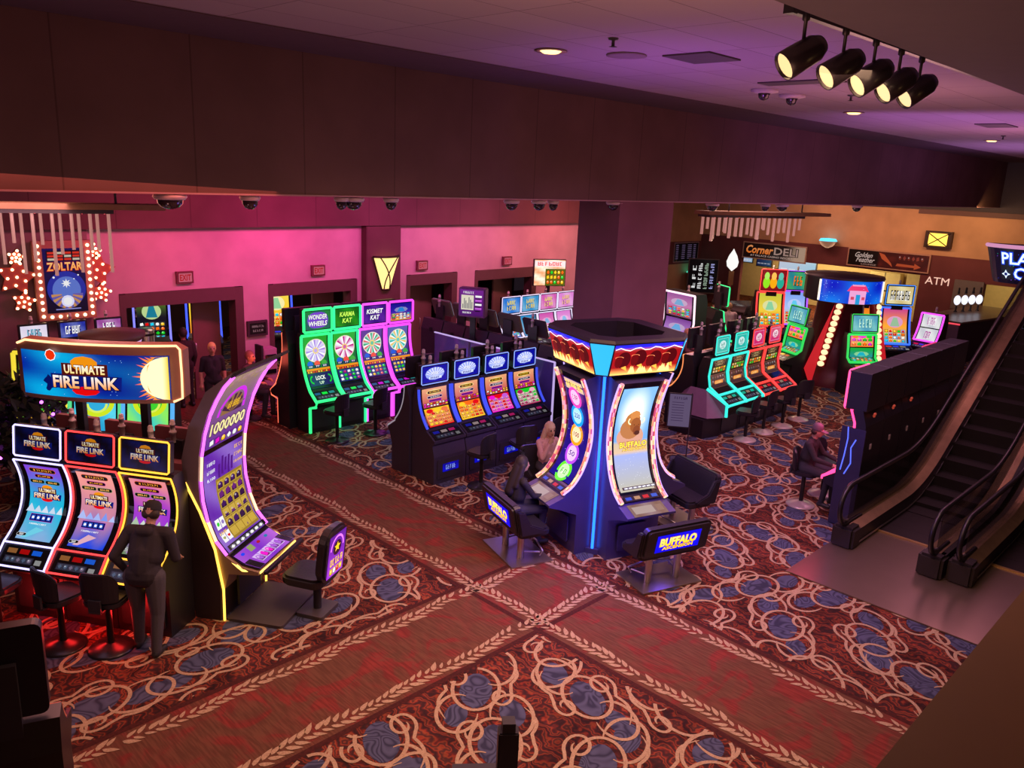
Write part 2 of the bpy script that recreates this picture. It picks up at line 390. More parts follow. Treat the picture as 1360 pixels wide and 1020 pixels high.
def pic_badge(w, h, c):
    p = Pic(w, h); p.grad(lambda u, v: c, 1, 1); p.frame(w*.06, h*.06, w*.88, h*.88, w*.03, mixc(c, WH, .4)); p.circ(w*.5, h*.52, w*.28, mixc(c, WH, .75), h*.28); p.text('~~', w*.5, h*.55, w*.3, h*.2, mixc(c, BK, .3)); p.text('~~~', w*.5, h*.36, w*.36, h*.1, mixc(c, BK, .2)); return p
def pic_scene(w, h, sky, mid, gr, seed, title=None):
    p = Pic(w, h); R = random.Random(seed); p.grad(lambda u, v: mixc(gr, mixc(mid, sky, v*2-1), v*2), 8, 20)
    p.circ(w*.5, h*.62, w*.33, mixc(sky, WH, .45), h*.16, 20); p.poly([(w*.3, h*.5), (w*.42, h*.74), (w*.58, h*.74), (w*.7, h*.5)], mixc(mid, CY, .5))
    if title: p.pill(w*.5, h*.92, w*.86, h*.08, mixc(sky, BK, .6), YE); p.text(title, w*.5, h*.92, w*.7, h*.05, YE)
    p.grid(w*.06, h*.05, w*.88, h*.36, 5, 4, [YE, WH, RD, ORG, CY, GN], [mixc(gr, WH, .2), mixc(mid, WH, .3), mixc(mid, BK, .3)], seed); return p
def pic_deck(w, h, cols, lit=(.25, .3, .4)):
    p = Pic(w, h); p.grad(lambda u, v: (.01, .01, .014), 2, 1)
    n = len(cols)
    for k, c in enumerate(cols): p.rect(w*(.1+.8*k/n), h*.62, w*.6/n, h*.25, c)
    p.rect(w*.1, h*.12, w*.62, h*.36, (.12, .11, .16)); p.grid(w*.12, h*.15, w*.58, h*.3, 5, 1, [lit, (.4, .35, .45)], (.2, .2, .26), 3); p.rect(w*.77, h*.14, w*.13, h*.26, (.5, .5, .5)); return p

# ------------------------------------------------------------------ the slot machine
def loop_tube(mb, pts, r, mi=0): mb.tube(pts, r, 6, mi, closed=True)
def slot(name, label, loc, rz, P, group=None, cat='slot machine'):
    t = thing(name, label, cat, loc, rz, group); w = P.get('w', .74); W = w/2; back = P.get('back', .42); fy = P.get('fy', -.30)
    dk = P.get('deck', (-.54, .77, -.25, .88)); C = P.get('curve') or arc((-.24, .90), (.20, 1.56), .13)
    topy, topz = C[-1]; body = P.get('body', BLACK); zb = P.get('zb', topz+.05); fz = P.get('fz', .60)
    # cabinet
    m = MB(); poly = [(back, 0), (fy, 0), (fy, fz), (dk[0]+.05, dk[1]-.10), (dk[0], dk[1]-.05), (dk[0], dk[1]-.005), (dk[2], dk[3])]
    poly += [q for q in C if q[1] > dk[3]+.005]+[(topy+.03, zb), (max(back-.08, topy+.06), zb), (back, zb-.25)]
    m.prism_yz(poly, -W, W); m.build('cabinet', [body], t)
    # belly door
    m = MB(); m.rbox((0, fy-.008, fz*.5+.02), (w*.8, .02, fz*.72), .03, axis='y'); bd = m.build('belly_door', [P.get('bellymat', DARK)], t)
    if P.get('belly'):
        pc = P['belly'](w*.5, fz*.3); panel('belly_panel', pc, (-w*.25, fy-.022, fz*.42), (1, 0, 0), (0, 0, 1), (0, -1, 0), bd, P.get('bst', .8))
    # deck
    d = Vector((dk[2]-dk[0], dk[3]-dk[1])); L = d.length; d.normalize()
    pc = P.get('deckpic', pic_deck)(w*.9, L*.9, P.get('buttons', [RD, BL, (.5, .45, .3)])) if not callable(P.get('deckfn')) else P['deckfn'](w*.9, L*.9)
    panel('button_deck', pc, (-w*.45, dk[0]+d.x*L*.05, dk[1]+d.y*L*.05), (1, 0, 0), (0, d.x, d.y), (0, -d.y, d.x), t, P.get('dst', .8))
    # screens
    sf, LL = curve_surf(C, P.get('sw', w*.8)); sw = P.get('sw', w*.8)
    m = MB(); sfb, _ = curve_surf(C, w*.97); N = 12      # black bezel
    vs = [sfb(u*w*.97, LL*k/N, .0035) for k in range(N+1) for u in (0, 1)]
    m.add(vs, [(2*k, 2*k+1, 2*k+3, 2*k+2) for k in range(N)]); bz = m.build('bezel', [GLASSY], t)
    for (a, b, fn) in P['screens']:
        pc = fn(sw, (b-a)*LL); mb = MB(); a0 = a*LL
        pc.lay(mb, lambda u, v, k: sf(u, min(LL, v+a0), k+.006)); mb.build('screen', [pix(P.get('st', 1.0))], t)
    # light strips
    lc = P.get('led'); r = P.get('lr', .012)
    if lc:
        m = MB(); mode = P.get('ledmode', 'screen'); mats = [led(lc, P.get('lst', 4))]
        ss = [C[i] for i in range(len(C))]
        for sx in (-1, 1):
            x = sx*(W-.012); pts = [(x, y-.02, z+.008) for y, z in ss]
            if mode == 'full': pts = [(x, fy-.02, .02), (x, fy-.02, fz-.05), (x, dk[0]+.02, dk[1]-.12), (x, dk[0]-.02, dk[1]-.02), (x, dk[2]-.03, dk[3]+.02)]+pts
            if mode == 'deck': pts = [(x, dk[0]-.01, dk[1]-.03), (x, dk[0]-.01, dk[1]+.01), (x, dk[2]-.02, dk[3]+.015)]+pts
            m.tube(pts, r, 6)
            if mode == 'sides': m.build('light_strip', mats, t); m = MB()
        if mode != 'sides': m.tube([(-W+.012, topy-.02, topz+.012), (W-.012, topy-.02, topz+.012)], r, 6)
        if mode not in ('full', 'sides'): m.tube([(-W+.012, C[0][0]-.02, C[0][1]+.008), (W-.012, C[0][0]-.02, C[0][1]+.008)], r, 6)
        if mode in ('deck', 'full'): m.tube([(-W+.012, dk[0]-.012, dk[1]), (W-.012, dk[0]-.012, dk[1])], r, 6)
        if mode != 'sides': m.build('light_strip', mats, t)
    # topper
    T = P.get('top')
    if T:
        tw, th, ty, tz, tl = T.get('w', w*.94), T['h'], T['y'], T['z'], T.get('tilt', 0)
        R = Matrix.Rotation(-tl, 3, 'X'); m = MB(); m.rbox((0, ty, tz), (tw, T.get('d', .07), th), T.get('r', .02), axis='y', R=R); tb = m.build('topper', [T.get('mat', BLACK)], t)
        k = T.get('fill', .88); ux = Vector((1, 0, 0)); uy = R @ Vector((0, 0, 1)); nn = R @ Vector((0, -1, 0)); c0 = Vector((0, ty, tz))+nn*(T.get('d', .07)/2+.001)
        ph = th-tw*(1-k); pc = T['pic'](tw*k, ph); panel('topper_screen', pc, c0-ux*tw*k/2-uy*ph/2, ux, uy, nn, tb, T.get('st', 1.0))
        if T.get('led'):
            m = MB(); a, b = tw/2-.01, th/2-.01; loop_tube(m, [c0+ux*x+uy*z+nn*.006 for x, z in ((-a+.02, -b), (0, -b), (a-.02, -b), (a, -b+.02), (a, 0), (a, b-.02), (a-.02, b), (0, b), (-a+.02, b), (-a, b-.02), (-a, 0), (-a, -b+.02))], T.get('lr', .011))
            m.build('topper_light', [led(T['led'], P.get('lst', 4))], tb)
        if T.get('neck', True):
            m = MB(); m.box((0, ty+.07, tz-th*.3), (tw*.4, .06, th*.7+.1)); m.build('neck', [DARK], t)
    if P.get('candle', True):
        cx, cy, cz = P.get('cpos', (0, (T['y']+.1) if T else back-.15, (T['z']+T['h']/2-.05) if T else zb))
        m = MB(); m.lathe([(.035, -.12), (.035, 0), (.045, .0), (.045, .025), (.03, .03), (.03, .1), (.034, .1), (.034, .125), (.03, .125), (.03, .16), (.02, .175)], (cx, cy, cz), 10)
        m.build('candle_lamp', [mat('candle_plastic', (.55, .5, .5), .4)], t)
    return t
# ------------------------------------------------------------------ people
SKIN = mat('skin', (.5, .27, .19), .55)
def body_mesh(prims, vox):
    mb = MB()
    for (a, b, ra, rb, tg) in prims:
        a, b = Vector(a), Vector(b)
        if (a-b).length < 1e-4: mb.ell(a, ra if isinstance(ra, tuple) else (ra, ra, ra), 14)
        else:
            d = (b-a).normalized(); pts = []; rs = []
            for k in (1, .8, .5, .2): pts.append(a-d*ra*sin(pi/2*k)*.98); rs.append(max(.002, ra*cos(pi/2*k)))
            pts += [a, b]; rs += [ra, rb]
            for k in (.2, .5, .8, 1): pts.append(b+d*rb*sin(pi/2*k)*.98); rs.append(max(.002, rb*cos(pi/2*k)))
            mb.tube(pts, rs, 12)
    o = mb.build('tmp', [SKIN]); md = o.modifiers.new('r', 'REMESH'); md.mode = 'VOXEL'; md.voxel_size = vox; md.use_smooth_shade = True
    m2 = o.modifiers.new('s', 'SMOOTH'); m2.factor = .5; m2.iterations = 3 if vox < .012 else 2
    dg = bpy.context.evaluated_depsgraph_get(); me = bpy.data.meshes.new_from_object(o.evaluated_get(dg))
    old = o.data; bpy.data.objects.remove(o); bpy.data.meshes.remove(old)
    return me
def person(label, loc, rz, pose='stand', top=(.02, .018, .022), legs=(.03, .03, .04), shoes=(.02, .02, .02), hair='short', haircol=(.03, .02, .015), lean=0.0, headdn=.0, arms='down',
           seat=.62, scale=1.0, build=1.0, vox=.011, skin=(.5, .27, .19), cap=None, hood=False, group=None, sleeve=True, legspread=0.0):
    t = thing('person', label, 'person', loc, rz, group); t.scale = (scale,)*3
    B = build; P = []
    def add(a, b, ra, rb, tg): P.append((Vector(a), Vector(b), ra, rb, tg))
    hipz = .93 if pose == 'stand' else seat+.10
    piv = Vector((0, 0, hipz)); RL = Matrix.Rotation(lean, 3, 'X')
    up = lambda x, y, z: piv+RL @ Vector((x, y, z))          # upper body, z above the hips
    # torso
    add(up(-.06, 0, .0), up(.06, 0, .0), .122*B, .122*B, 'top' if pose == 'stand' else 'legs'); add(up(0, .0, .06), up(0, 0, .22), .135*B, .14*B, 'top')
    add(up(-.05, 0, .2), up(-.06, .0, .40), .125*B, .105*B, 'top'); add(up(.05, 0, .2), up(.06, 0, .40), .125*B, .105*B, 'top')
    add(up(-.17*B, 0, .455), up(.17*B, 0, .455), .062*B, .062*B, 'top'); add(up(0, .0, .44), up(0, -.005, .50), .09, .065, 'top')
    add(up(0, -.005, .49), up(0, -.02, .57), .055, .052, 'skin')
    hc = up(0, -.03, .67); RH = Matrix.Rotation(lean*.6+headdn, 3, 'X'); H = lambda x, y, z: hc+RH @ Vector((x, y, z))
    P.append((hc, hc, (.078, .098, .118), 0, 'skin')); add(H(0, -.045, -.06), H(0, -.062, -.075), .048, .032, 'skin')
    add(H(0, -.095, .01), H(0, -.112, -.022), .009, .014, 'skin')
    for sx in (-1, 1):
        add(H(sx*.078, .005, .015), H(sx*.08, .012, -.02), .014, .011, 'skin')
        add(H(sx*.032, -.093, .02), H(sx*.034, -.0931, .02), .010, .010, 'eye')
    add(H(-.018, -.100, -.052), H(.018, -.100, -.052), .008, .008, 'lip')
    # arms
    for sx in (-1, 1):
        a = arms[0 if sx < 0 else 1] if isinstance(arms, tuple) else arms
        sh = up(sx*.185*B, 0, .445)
        if a == 'down': el = up(sx*.235*B, .03, .17); wr = up(sx*.24*B, -.06, -.07)
        elif a == 'pocket': el = up(sx*.27*B, .07, .18); wr = up(sx*.19*B, -.08, .0)
        elif a == 'fwd': el = up(sx*.24*B, -.09, .19); wr = up(sx*.17*B, -.33, .17)
        elif a == 'reach': el = up(sx*.23*B, -.17, .25); wr = up(sx*.16*B, -.43, .22)
        elif a == 'lap': el = up(sx*.24*B, -.02, .16); wr = up(sx*.08*B, -.23, .06)
        elif a == 'face': el = up(sx*.2*B, -.2, .24); wr = up(sx*.08, -.19, .49)
        sk = 'top' if sleeve else 'skin'
        add(sh, el, .058*B, .046*B, 'top'); add(el, wr, .046*B, .032, sk)
        d = (wr-el).normalized(); side = d.cross(Vector((0, 0, 1)) if abs(d.z) < .8 else Vector((0, -1, 0))).normalized(); pn = d.cross(side).normalized()
        if pn.z > 0: pn = -pn
        hp = wr+d*.05; add(wr, wr+d*.085, .030, .034, 'skin')
        for k, (ln, of) in enumerate(((.062, -.027), (.074, -.009), (.070, .010), (.054, .027))):
            b0 = wr+d*.085+side*of; b1 = b0+d*ln*.55+pn*ln*.15; b2 = b1+d*ln*.3+pn*ln*.42
            add(b0-d*.02, b1, .0115, .0105, 'skin'); add(b1, b2, .0105, .0095, 'skin')
        th = wr+d*.03-side*.028*sx; add(th, th+d*.045-side*.022*sx+pn*.015, .014, .011, 'skin')
    # legs
    for sx in (-1, 1):
        hp = Vector((sx*.095*B, 0, hipz-.02))
        if pose == 'stand':
            f = legspread*sx; kn = Vector((sx*.11*B, -.02-f*.5, .50)); an = Vector((sx*.115*B, .03-f, .09))
        else:
            kn = Vector((sx*.14, -.43, seat+.06)); an = Vector((sx*.12, -.36-.1*(sx > 0), max(.09, seat-.42)))
        add(hp, kn, .098*B, .066*B, 'legs'); add(kn, an, .064*B, .046*B, 'legs')
        add(an+Vector((0, .03, -.045)), an+Vector((sx*.02, -.14, -.052)), .044, .036, 'shoes')
    if hood: add(up(-.05, .10, .47), up(.05, .10, .47), .055, .055, 'top')
    if hood: add(up(-.09, .03, .50), up(-.05, -.05, .48), .035, .03, 'top'); add(up(.09, .03, .50), up(.05, -.05, .48), .035, .03, 'top')
    me = body_mesh(P, vox)
    nf = len(me.polygons); cen = np.zeros(nf*3, np.float32); me.polygons.foreach_get('center', cen); cen = cen.reshape(-1, 3)
    best = np.full(nf, 1e9); idx = np.zeros(nf, int); tags = ['skin', 'top', 'legs', 'shoes', 'eye', 'lip']
    for (a, b, ra, rb, tg) in P:
        a_, b_ = np.array(a), np.array(b); d = b_-a_; L2 = d @ d
        if L2 < 1e-8:
            R_ = np.array(ra); dist = (np.linalg.norm((cen-a_)/R_, axis=1)-1)*min(ra)
        else:
            tt = np.clip(((cen-a_) @ d)/L2, 0, 1); dist = np.linalg.norm(cen-a_-tt[:, None]*d, axis=1)-(ra+(rb-ra)*tt)
        if tg in ('eye', 'lip'): dist = dist-.004
        k = dist < best; best[k] = dist[k]; idx[k] = tags.index(tg)
    cl = lambda n, c, r=.85: mat('%s_%d_%d_%d' % (n, c[0]*999, c[1]*999, c[2]*999), c, r, bump=.2, scale=60)
    me.materials.clear()
    for m in (cl('skin', skin, .5), cl('top_cloth', top), cl('leg_cloth', legs), cl('shoe', shoes, .5), cl('eye', (.03, .02, .02), .2), cl('lip', (.4, .12, .1), .5)): me.materials.append(m)
    me.polygons.foreach_set('material_index', idx.astype(np.int32))
    o = bpy.data.objects.new('body', me); COL.objects.link(o); o.parent = t
    hm = cl('hair', haircol, .6)
    if cap:
        m = MB(); vs = []
        RR = RH
        m.M = Matrix.Translation(hc) @ RH.to_4x4()
        m.lathe([(.001, .135), (.05, .128), (.078, .105), (.09, .07), (.094, .03), (.094, .015), (.088, .015)], (0, .006, 0), 16)
        m.add([(-.07, -.07, .03), (.07, -.07, .03), (.06, -.165, .018), (0, -.185, .016), (-.06, -.165, .018), (-.07, -.07, .022), (.07, -.07, .022), (.06, -.165, .010), (0, -.185, .008), (-.06, -.165, .010)], [(0, 1, 2, 3, 4), (9, 8, 7, 6, 5), (0, 5, 6, 1), (1, 6, 7, 2), (2, 7, 8, 3), (3, 8, 9, 4), (4, 9, 5, 0)])
        m.ell((0, .006, .136), (.01, .01, .006), 8)
        m.build('cap', [cl('cap_cloth', cap)], t)
    hp = []
    if hair in ('short', 'bun', 'under'):
        if hair != 'under':
            hp += [(H(0, .018, .028), H(0, .018, .028), (.090, .104, .118), 0, 'h')]
        else: hp += [(H(-.04, .03, -.02), H(.04, .03, -.02), .062, .062, 'h')]
    elif hair == 'long':
        hp += [(H(0, .018, .032), H(0, .018, .032), (.097, .106, .122), 0, 'h')]
        for sx in (-1, 1): hp.append((H(sx*.07, .03, .0), up(sx*.085, .07, .36), .045, .055, 'h'))
        hp.append((H(0, .07, .0), up(0, .12, .26), .07, .085, 'h'))
    if hp:
        hme = body_mesh(hp, max(.012, vox))
        # open the face side
        bm = bmesh.new(); bm.from_mesh(hme); iv = (Matrix.Translation(hc) @ RH.to_4x4()).inverted()
        kill = [f for f in bm.faces if (lambda q: q.y < -.05 and q.z < .06 and abs(q.x) < .072 and q.z > -.2)(iv @ f.calc_center_median())]
        bmesh.ops.delete(bm, geom=kill, context='FACES'); bm.to_mesh(hme); bm.free()
        hme.materials.clear(); hme.materials.append(hm); ho = bpy.data.objects.new('hair', hme); COL.objects.link(ho); ho.parent = t
    return t

# ------------------------------------------------------------------ seats
def make_stool(label, loc, rz, basemat=None, group=None, name='casino_stool'):
    t = thing(name, label, 'stool', loc, rz, group)
    m = MB(); m.lathe([(.24, 0), (.245, .012), (.23, .03), (.12, .06), (.05, .085)], n=24); m.build('base', [basemat or mat('stool_base', (.05, .045, .05), .3, .6)], t)
    m = MB(); m.lathe([(.036, .07), (.036, .56), (.09, .57), (.09, .585)], n=14); m.build('pole', [mat('stool_pole', (.03, .028, .032), .35, .5)], t)
    m = MB(); m.rbox((0, -.02, .625), (.44, .42, .085), .13, n=6); m.build('seat', [LEATHER], t, bevel=.02)
    m = MB(); N = 10       # bent backrest shell
    for sgn, off in ((1, 0), (-1, .055)): pass
    vs = []; 
    for i in range(N+1):
        a = -.95+1.9*i/N; e = 1-abs(2*i/N-1)**4*.35
        for (rr, z) in ((.20, .66), (.255, .66), (.25, .66+.36*e), (.205, .66+.36*e)):
            k = 1+.12*(z-.66)/.36; vs.append((rr*k*sin(a)*1.05, -.02+rr*k*cos(a)*.92, z))
    fs = []
    for i in range(N):
        for k in range(4): fs.append((4*i+k, 4*i+(k+1) % 4, 4*i+4+(k+1) % 4, 4*i+4+k))
    fs += [(0, 1, 2, 3), (4*N+3, 4*N+2, 4*N+1, 4*N)]
    m.add(vs, fs, 0, smooth=False); m.build('backrest', [LEATHER], t, bevel=.012)
    m = MB(); m.box((0, .12, .572), (.14, .24, .02)); m.box((0, .225, .64), (.14, .025, .15)); m.build('back_bracket', [DARK], t)
    return t
def buffalo_bench(label, loc, rz):
    t = thing('double_bench', label, 'bench', loc, rz)
    m = MB(); m.box((0, -.02, .012), (.98, .66, .024)); m.build('floor_plate', [STEEL], t, bevel=.004)
    for sx in (-1, 1):
        m = MB(); m.lathe([(.05, .024), (.05, .43)], (sx*.24, .05, 0), 14); m.build('post', [CHROME], t)
    m = MB(); m.tube([(-.32, -.22, .05), (-.36, -.25, .12), (0, -.33, .13), (.36, -.25, .12), (.32, -.22, .05)], .014, 8); m.tube([(-.24, .05, .12), (-.32, -.22, .1)], .014, 8); m.tube([(.24, .05, .12), (.32, -.22, .1)], .014, 8); m.build('footrest', [CHROME], t)
    m = MB(); m.rbox((0, -.03, .49), (1.04, .5, .12), .1, n=5); m.build('seat', [LEATHER], t, bevel=.03)
    m = MB(); R = Matrix.Rotation(-.2, 3, 'X'); m.rbox((0, .25, .72), (1.08, .13, .46), .08, axis='y', n=5, R=R); m.build('backrest', [LEATHER], t, bevel=.03)
    for sx in (-1, 1):
        m = MB(); m.prism_yz([(.22, .50), (-.10, .50), (-.16, .55), (-.06, .60), (.08, .66), (.18, .86), (.30, .88)], sx*.54-.035, sx*.54+.035); m.build('armrest', [LEATHER], t, bevel=.015)
    nn = R @ Vector((0, 1, 0)); uy = R @ Vector((0, 0, 1)); ux = Vector((-1, 0, 0)); c = Vector((0, .25, .72))+nn*.068
    p = Pic(.72, .27); p.grad(lambda u, v: (.02, .03, .75), 2, 2); p.rect(.05, .05, .62, .17, (.03, .05, .95))
    p.text('BUFFALO', .36, .155, .6, .13, YE, (.6, .3, .0), .04, col2=(1, .95, .5)); p.text('ASCENSION', .36, .06, .5, .05, YE, (.5, .2, 0), .03)
    panel('lit_panel', p, c-ux*.36-uy*.135, ux, uy, nn, t, 1.4)
    return t
# ------------------------------------------------------------------ camera
fpx, pit, rol, yaw = 1074.5, .25135, .04541, .77266
fw = Vector((cos(yaw)*cos(pit), sin(yaw)*cos(pit), -sin(pit))); r0 = Vector((sin(yaw), -cos(yaw), 0)); u0 = r0.cross(fw)
rt, upv = r0*cos(rol)+u0*sin(rol), u0*cos(rol)-r0*sin(rol)
cam = bpy.data.cameras.new('camera'); co = bpy.data.objects.new('camera', cam); COL.objects.link(co)
cam.sensor_width = 36; cam.lens = 36*fpx/1360; cam.clip_start = .05; cam.clip_end = 200
M = Matrix((rt, upv, -fw)).transposed().to_4x4(); M.translation = Vector((0, 0, 5.3)); co.matrix_world = M
S.camera = co

# ------------------------------------------------------------------ surfaces of the room
def nodes_mat(name, rough=.9):
    m = bpy.data.materials.new(name); m.use_nodes = True; nt = m.node_tree; b = nt.nodes['Principled BSDF']; b.inputs['Roughness'].default_value = rough
    b.inputs['Specular IOR Level'].default_value = .15
    return m, nt, b
def N(nt, t, **k):
    n = nt.nodes.new('ShaderNode'+t)
    for a, v in k.items():
        if a.startswith('i_'):
            key = a[2:]; n.inputs[int(key) if key.isdigit() else key].default_value = v
        else: setattr(n, a, v)
    return n
def ramp(nt, src, stops):
    r = N(nt, 'ValToRGB'); e = r.color_ramp.elements
    while len(e) < len(stops): e.new(.5)
    for q, (p, c) in zip(e, stops): q.position = p; q.color = (*c, 1)
    nt.links.new(src, r.inputs['Fac']); return r.outputs['Color']
def carpet_field():
    m, nt, b = nodes_mat('carpet_field'); tc = N(nt, 'TexCoord'); w = N(nt, 'TexNoise', i_Scale=1.6, i_Detail=2.0, i_Distortion=1.5); nt.links.new(tc.outputs['Object'], w.inputs['Vector'])
    v = N(nt, 'TexWave', i_Scale=2.2, i_Distortion=11.0, i_Detail=2.0); v.inputs['Detail Scale'].default_value = 2.4; nt.links.new(tc.outputs['Object'], v.inputs['Vector'])
    c = ramp(nt, v.outputs['Fac'], [(.0, (.05, .022, .02)), (.42, (.14, .03, .022)), (.55, (.27, .04, .022)), (.8, (.30, .075, .03)), (1, (.08, .03, .025))])
    d = ramp(nt, w.outputs['Fac'], [(.35, (.35, .35, .35)), (.62, (1, 1, 1))]); x = N(nt, 'Mix', data_type='RGBA', blend_type='MULTIPLY'); x.inputs[0].default_value = .8
    nt.links.new(c, x.inputs[6]); nt.links.new(d, x.inputs[7]); nt.links.new(x.outputs[2], b.inputs['Base Color']); return m
def carpet_walk():
    m, nt, b = nodes_mat('carpet_walk'); tc = N(nt, 'TexCoord')
    n = N(nt, 'TexNoise', i_Scale=1.5, i_Detail=3.0, i_Distortion=2.2); nt.links.new(tc.outputs['Object'], n.inputs['Vector'])
    c = ramp(nt, n.outputs['Fac'], [(.42, (.15, .065, .036)), (.53, (.17, .06, .036)), (.6, (.21, .04, .03)), (.7, (.24, .042, .03))])
    mp = N(nt, 'Mapping'); mp.inputs['Scale'].default_value = (14, 1.2, 1); nt.links.new(tc.outputs['Object'], mp.inputs['Vector'])
    s = N(nt, 'TexNoise', i_Scale=3.0, i_Detail=2.0); nt.links.new(mp.outputs['Vector'], s.inputs['Vector'])
    d = ramp(nt, s.outputs['Fac'], [(.4, (.6, .6, .6)), (.6, (1, 1, 1))]); x = N(nt, 'Mix', data_type='RGBA', blend_type='MULTIPLY'); x.inputs[0].default_value = .75
    nt.links.new(c, x.inputs[6]); nt.links.new(d, x.inputs[7]); nt.links.new(x.outputs[2], b.inputs['Base Color']); return m
def carpet_blue():
    m, nt, b = nodes_mat('carpet_blue'); tc = N(nt, 'TexCoord'); n = N(nt, 'TexNoise', i_Scale=2.6, i_Detail=1.0, i_Distortion=.8); nt.links.new(tc.outputs['Object'], n.inputs['Vector'])
    k = N(nt, 'Math', operation='MULTIPLY'); nt.links.new(n.outputs['Fac'], k.inputs[0]); k.inputs[1].default_value = 22; f = N(nt, 'Math', operation='PINGPONG'); nt.links.new(k.outputs[0], f.inputs[0]); f.inputs[1].default_value = 1
    nt.links.new(ramp(nt, f.outputs[0], [(.15, (.035, .04, .075)), (.5, (.07, .08, .14)), (.9, (.085, .10, .17))]), b.inputs['Base Color']); return m
def carpet_plain(name, a, c, sc=30, bands=False):
    m, nt, b = nodes_mat(name); tc = N(nt, 'TexCoord')
    n = N(nt, 'TexWave', i_Scale=2.6, i_Distortion=7.0, i_Detail=1.5) if bands else N(nt, 'TexNoise', i_Scale=sc)
    nt.links.new(tc.outputs['Object'], n.inputs['Vector']); nt.links.new(ramp(nt, n.outputs['Fac'], [(.35, a), (.65, c)]), b.inputs['Base Color']); return m
def panel_wall(name, rgb, pitch=1.35, rough=.8, axis='X', dark=.55):
    m, nt, b = nodes_mat(name, rough); tc = N(nt, 'TexCoord'); sp = N(nt, 'SeparateXYZ'); nt.links.new(tc.outputs['Object'], sp.inputs[0])
    a = N(nt, 'Math', operation='DIVIDE'); nt.links.new(sp.outputs[axis], a.inputs[0]); a.inputs[1].default_value = pitch
    f = N(nt, 'Math', operation='FRACT'); nt.links.new(a.outputs[0], f.inputs[0])
    n = N(nt, 'TexNoise', i_Scale=1.2, i_Detail=4.0); nt.links.new(tc.outputs['Object'], n.inputs['Vector'])
    j = ramp(nt, f.outputs[0], [(0, (dark,)*3), (.012, (1, 1, 1)), (.992, (1, 1, 1)), (1, (dark,)*3)])
    x = N(nt, 'Mix', data_type='RGBA', blend_type='MULTIPLY'); x.inputs[0].default_value = 1
    nt.links.new(ramp(nt, n.outputs['Fac'], [(.3, tuple(q*.85 for q in rgb)), (.7, tuple(q*1.1 for q in rgb))]), x.inputs[6]); nt.links.new(j, x.inputs[7]); nt.links.new(x.outputs[2], b.inputs['Base Color']); return m
def tile_ceiling():
    m, nt, b = nodes_mat('ceiling_tile', .85); tc = N(nt, 'TexCoord'); br = N(nt, 'TexBrick', offset=0.0, i_Scale=1.0); br.inputs['Mortar Size'].default_value = .006
    br.inputs['Brick Width'].default_value = 1.22; br.inputs['Row Height'].default_value = .61; br.inputs['Color1'].default_value = (.4, .34, .36, 1); br.inputs['Color2'].default_value = (.37, .31, .33, 1); br.inputs['Mortar'].default_value = (.2, .16, .18, 1)
    nt.links.new(tc.outputs['Object'], br.inputs['Vector']); nt.links.new(br.outputs['Color'], b.inputs['Base Color']); return m

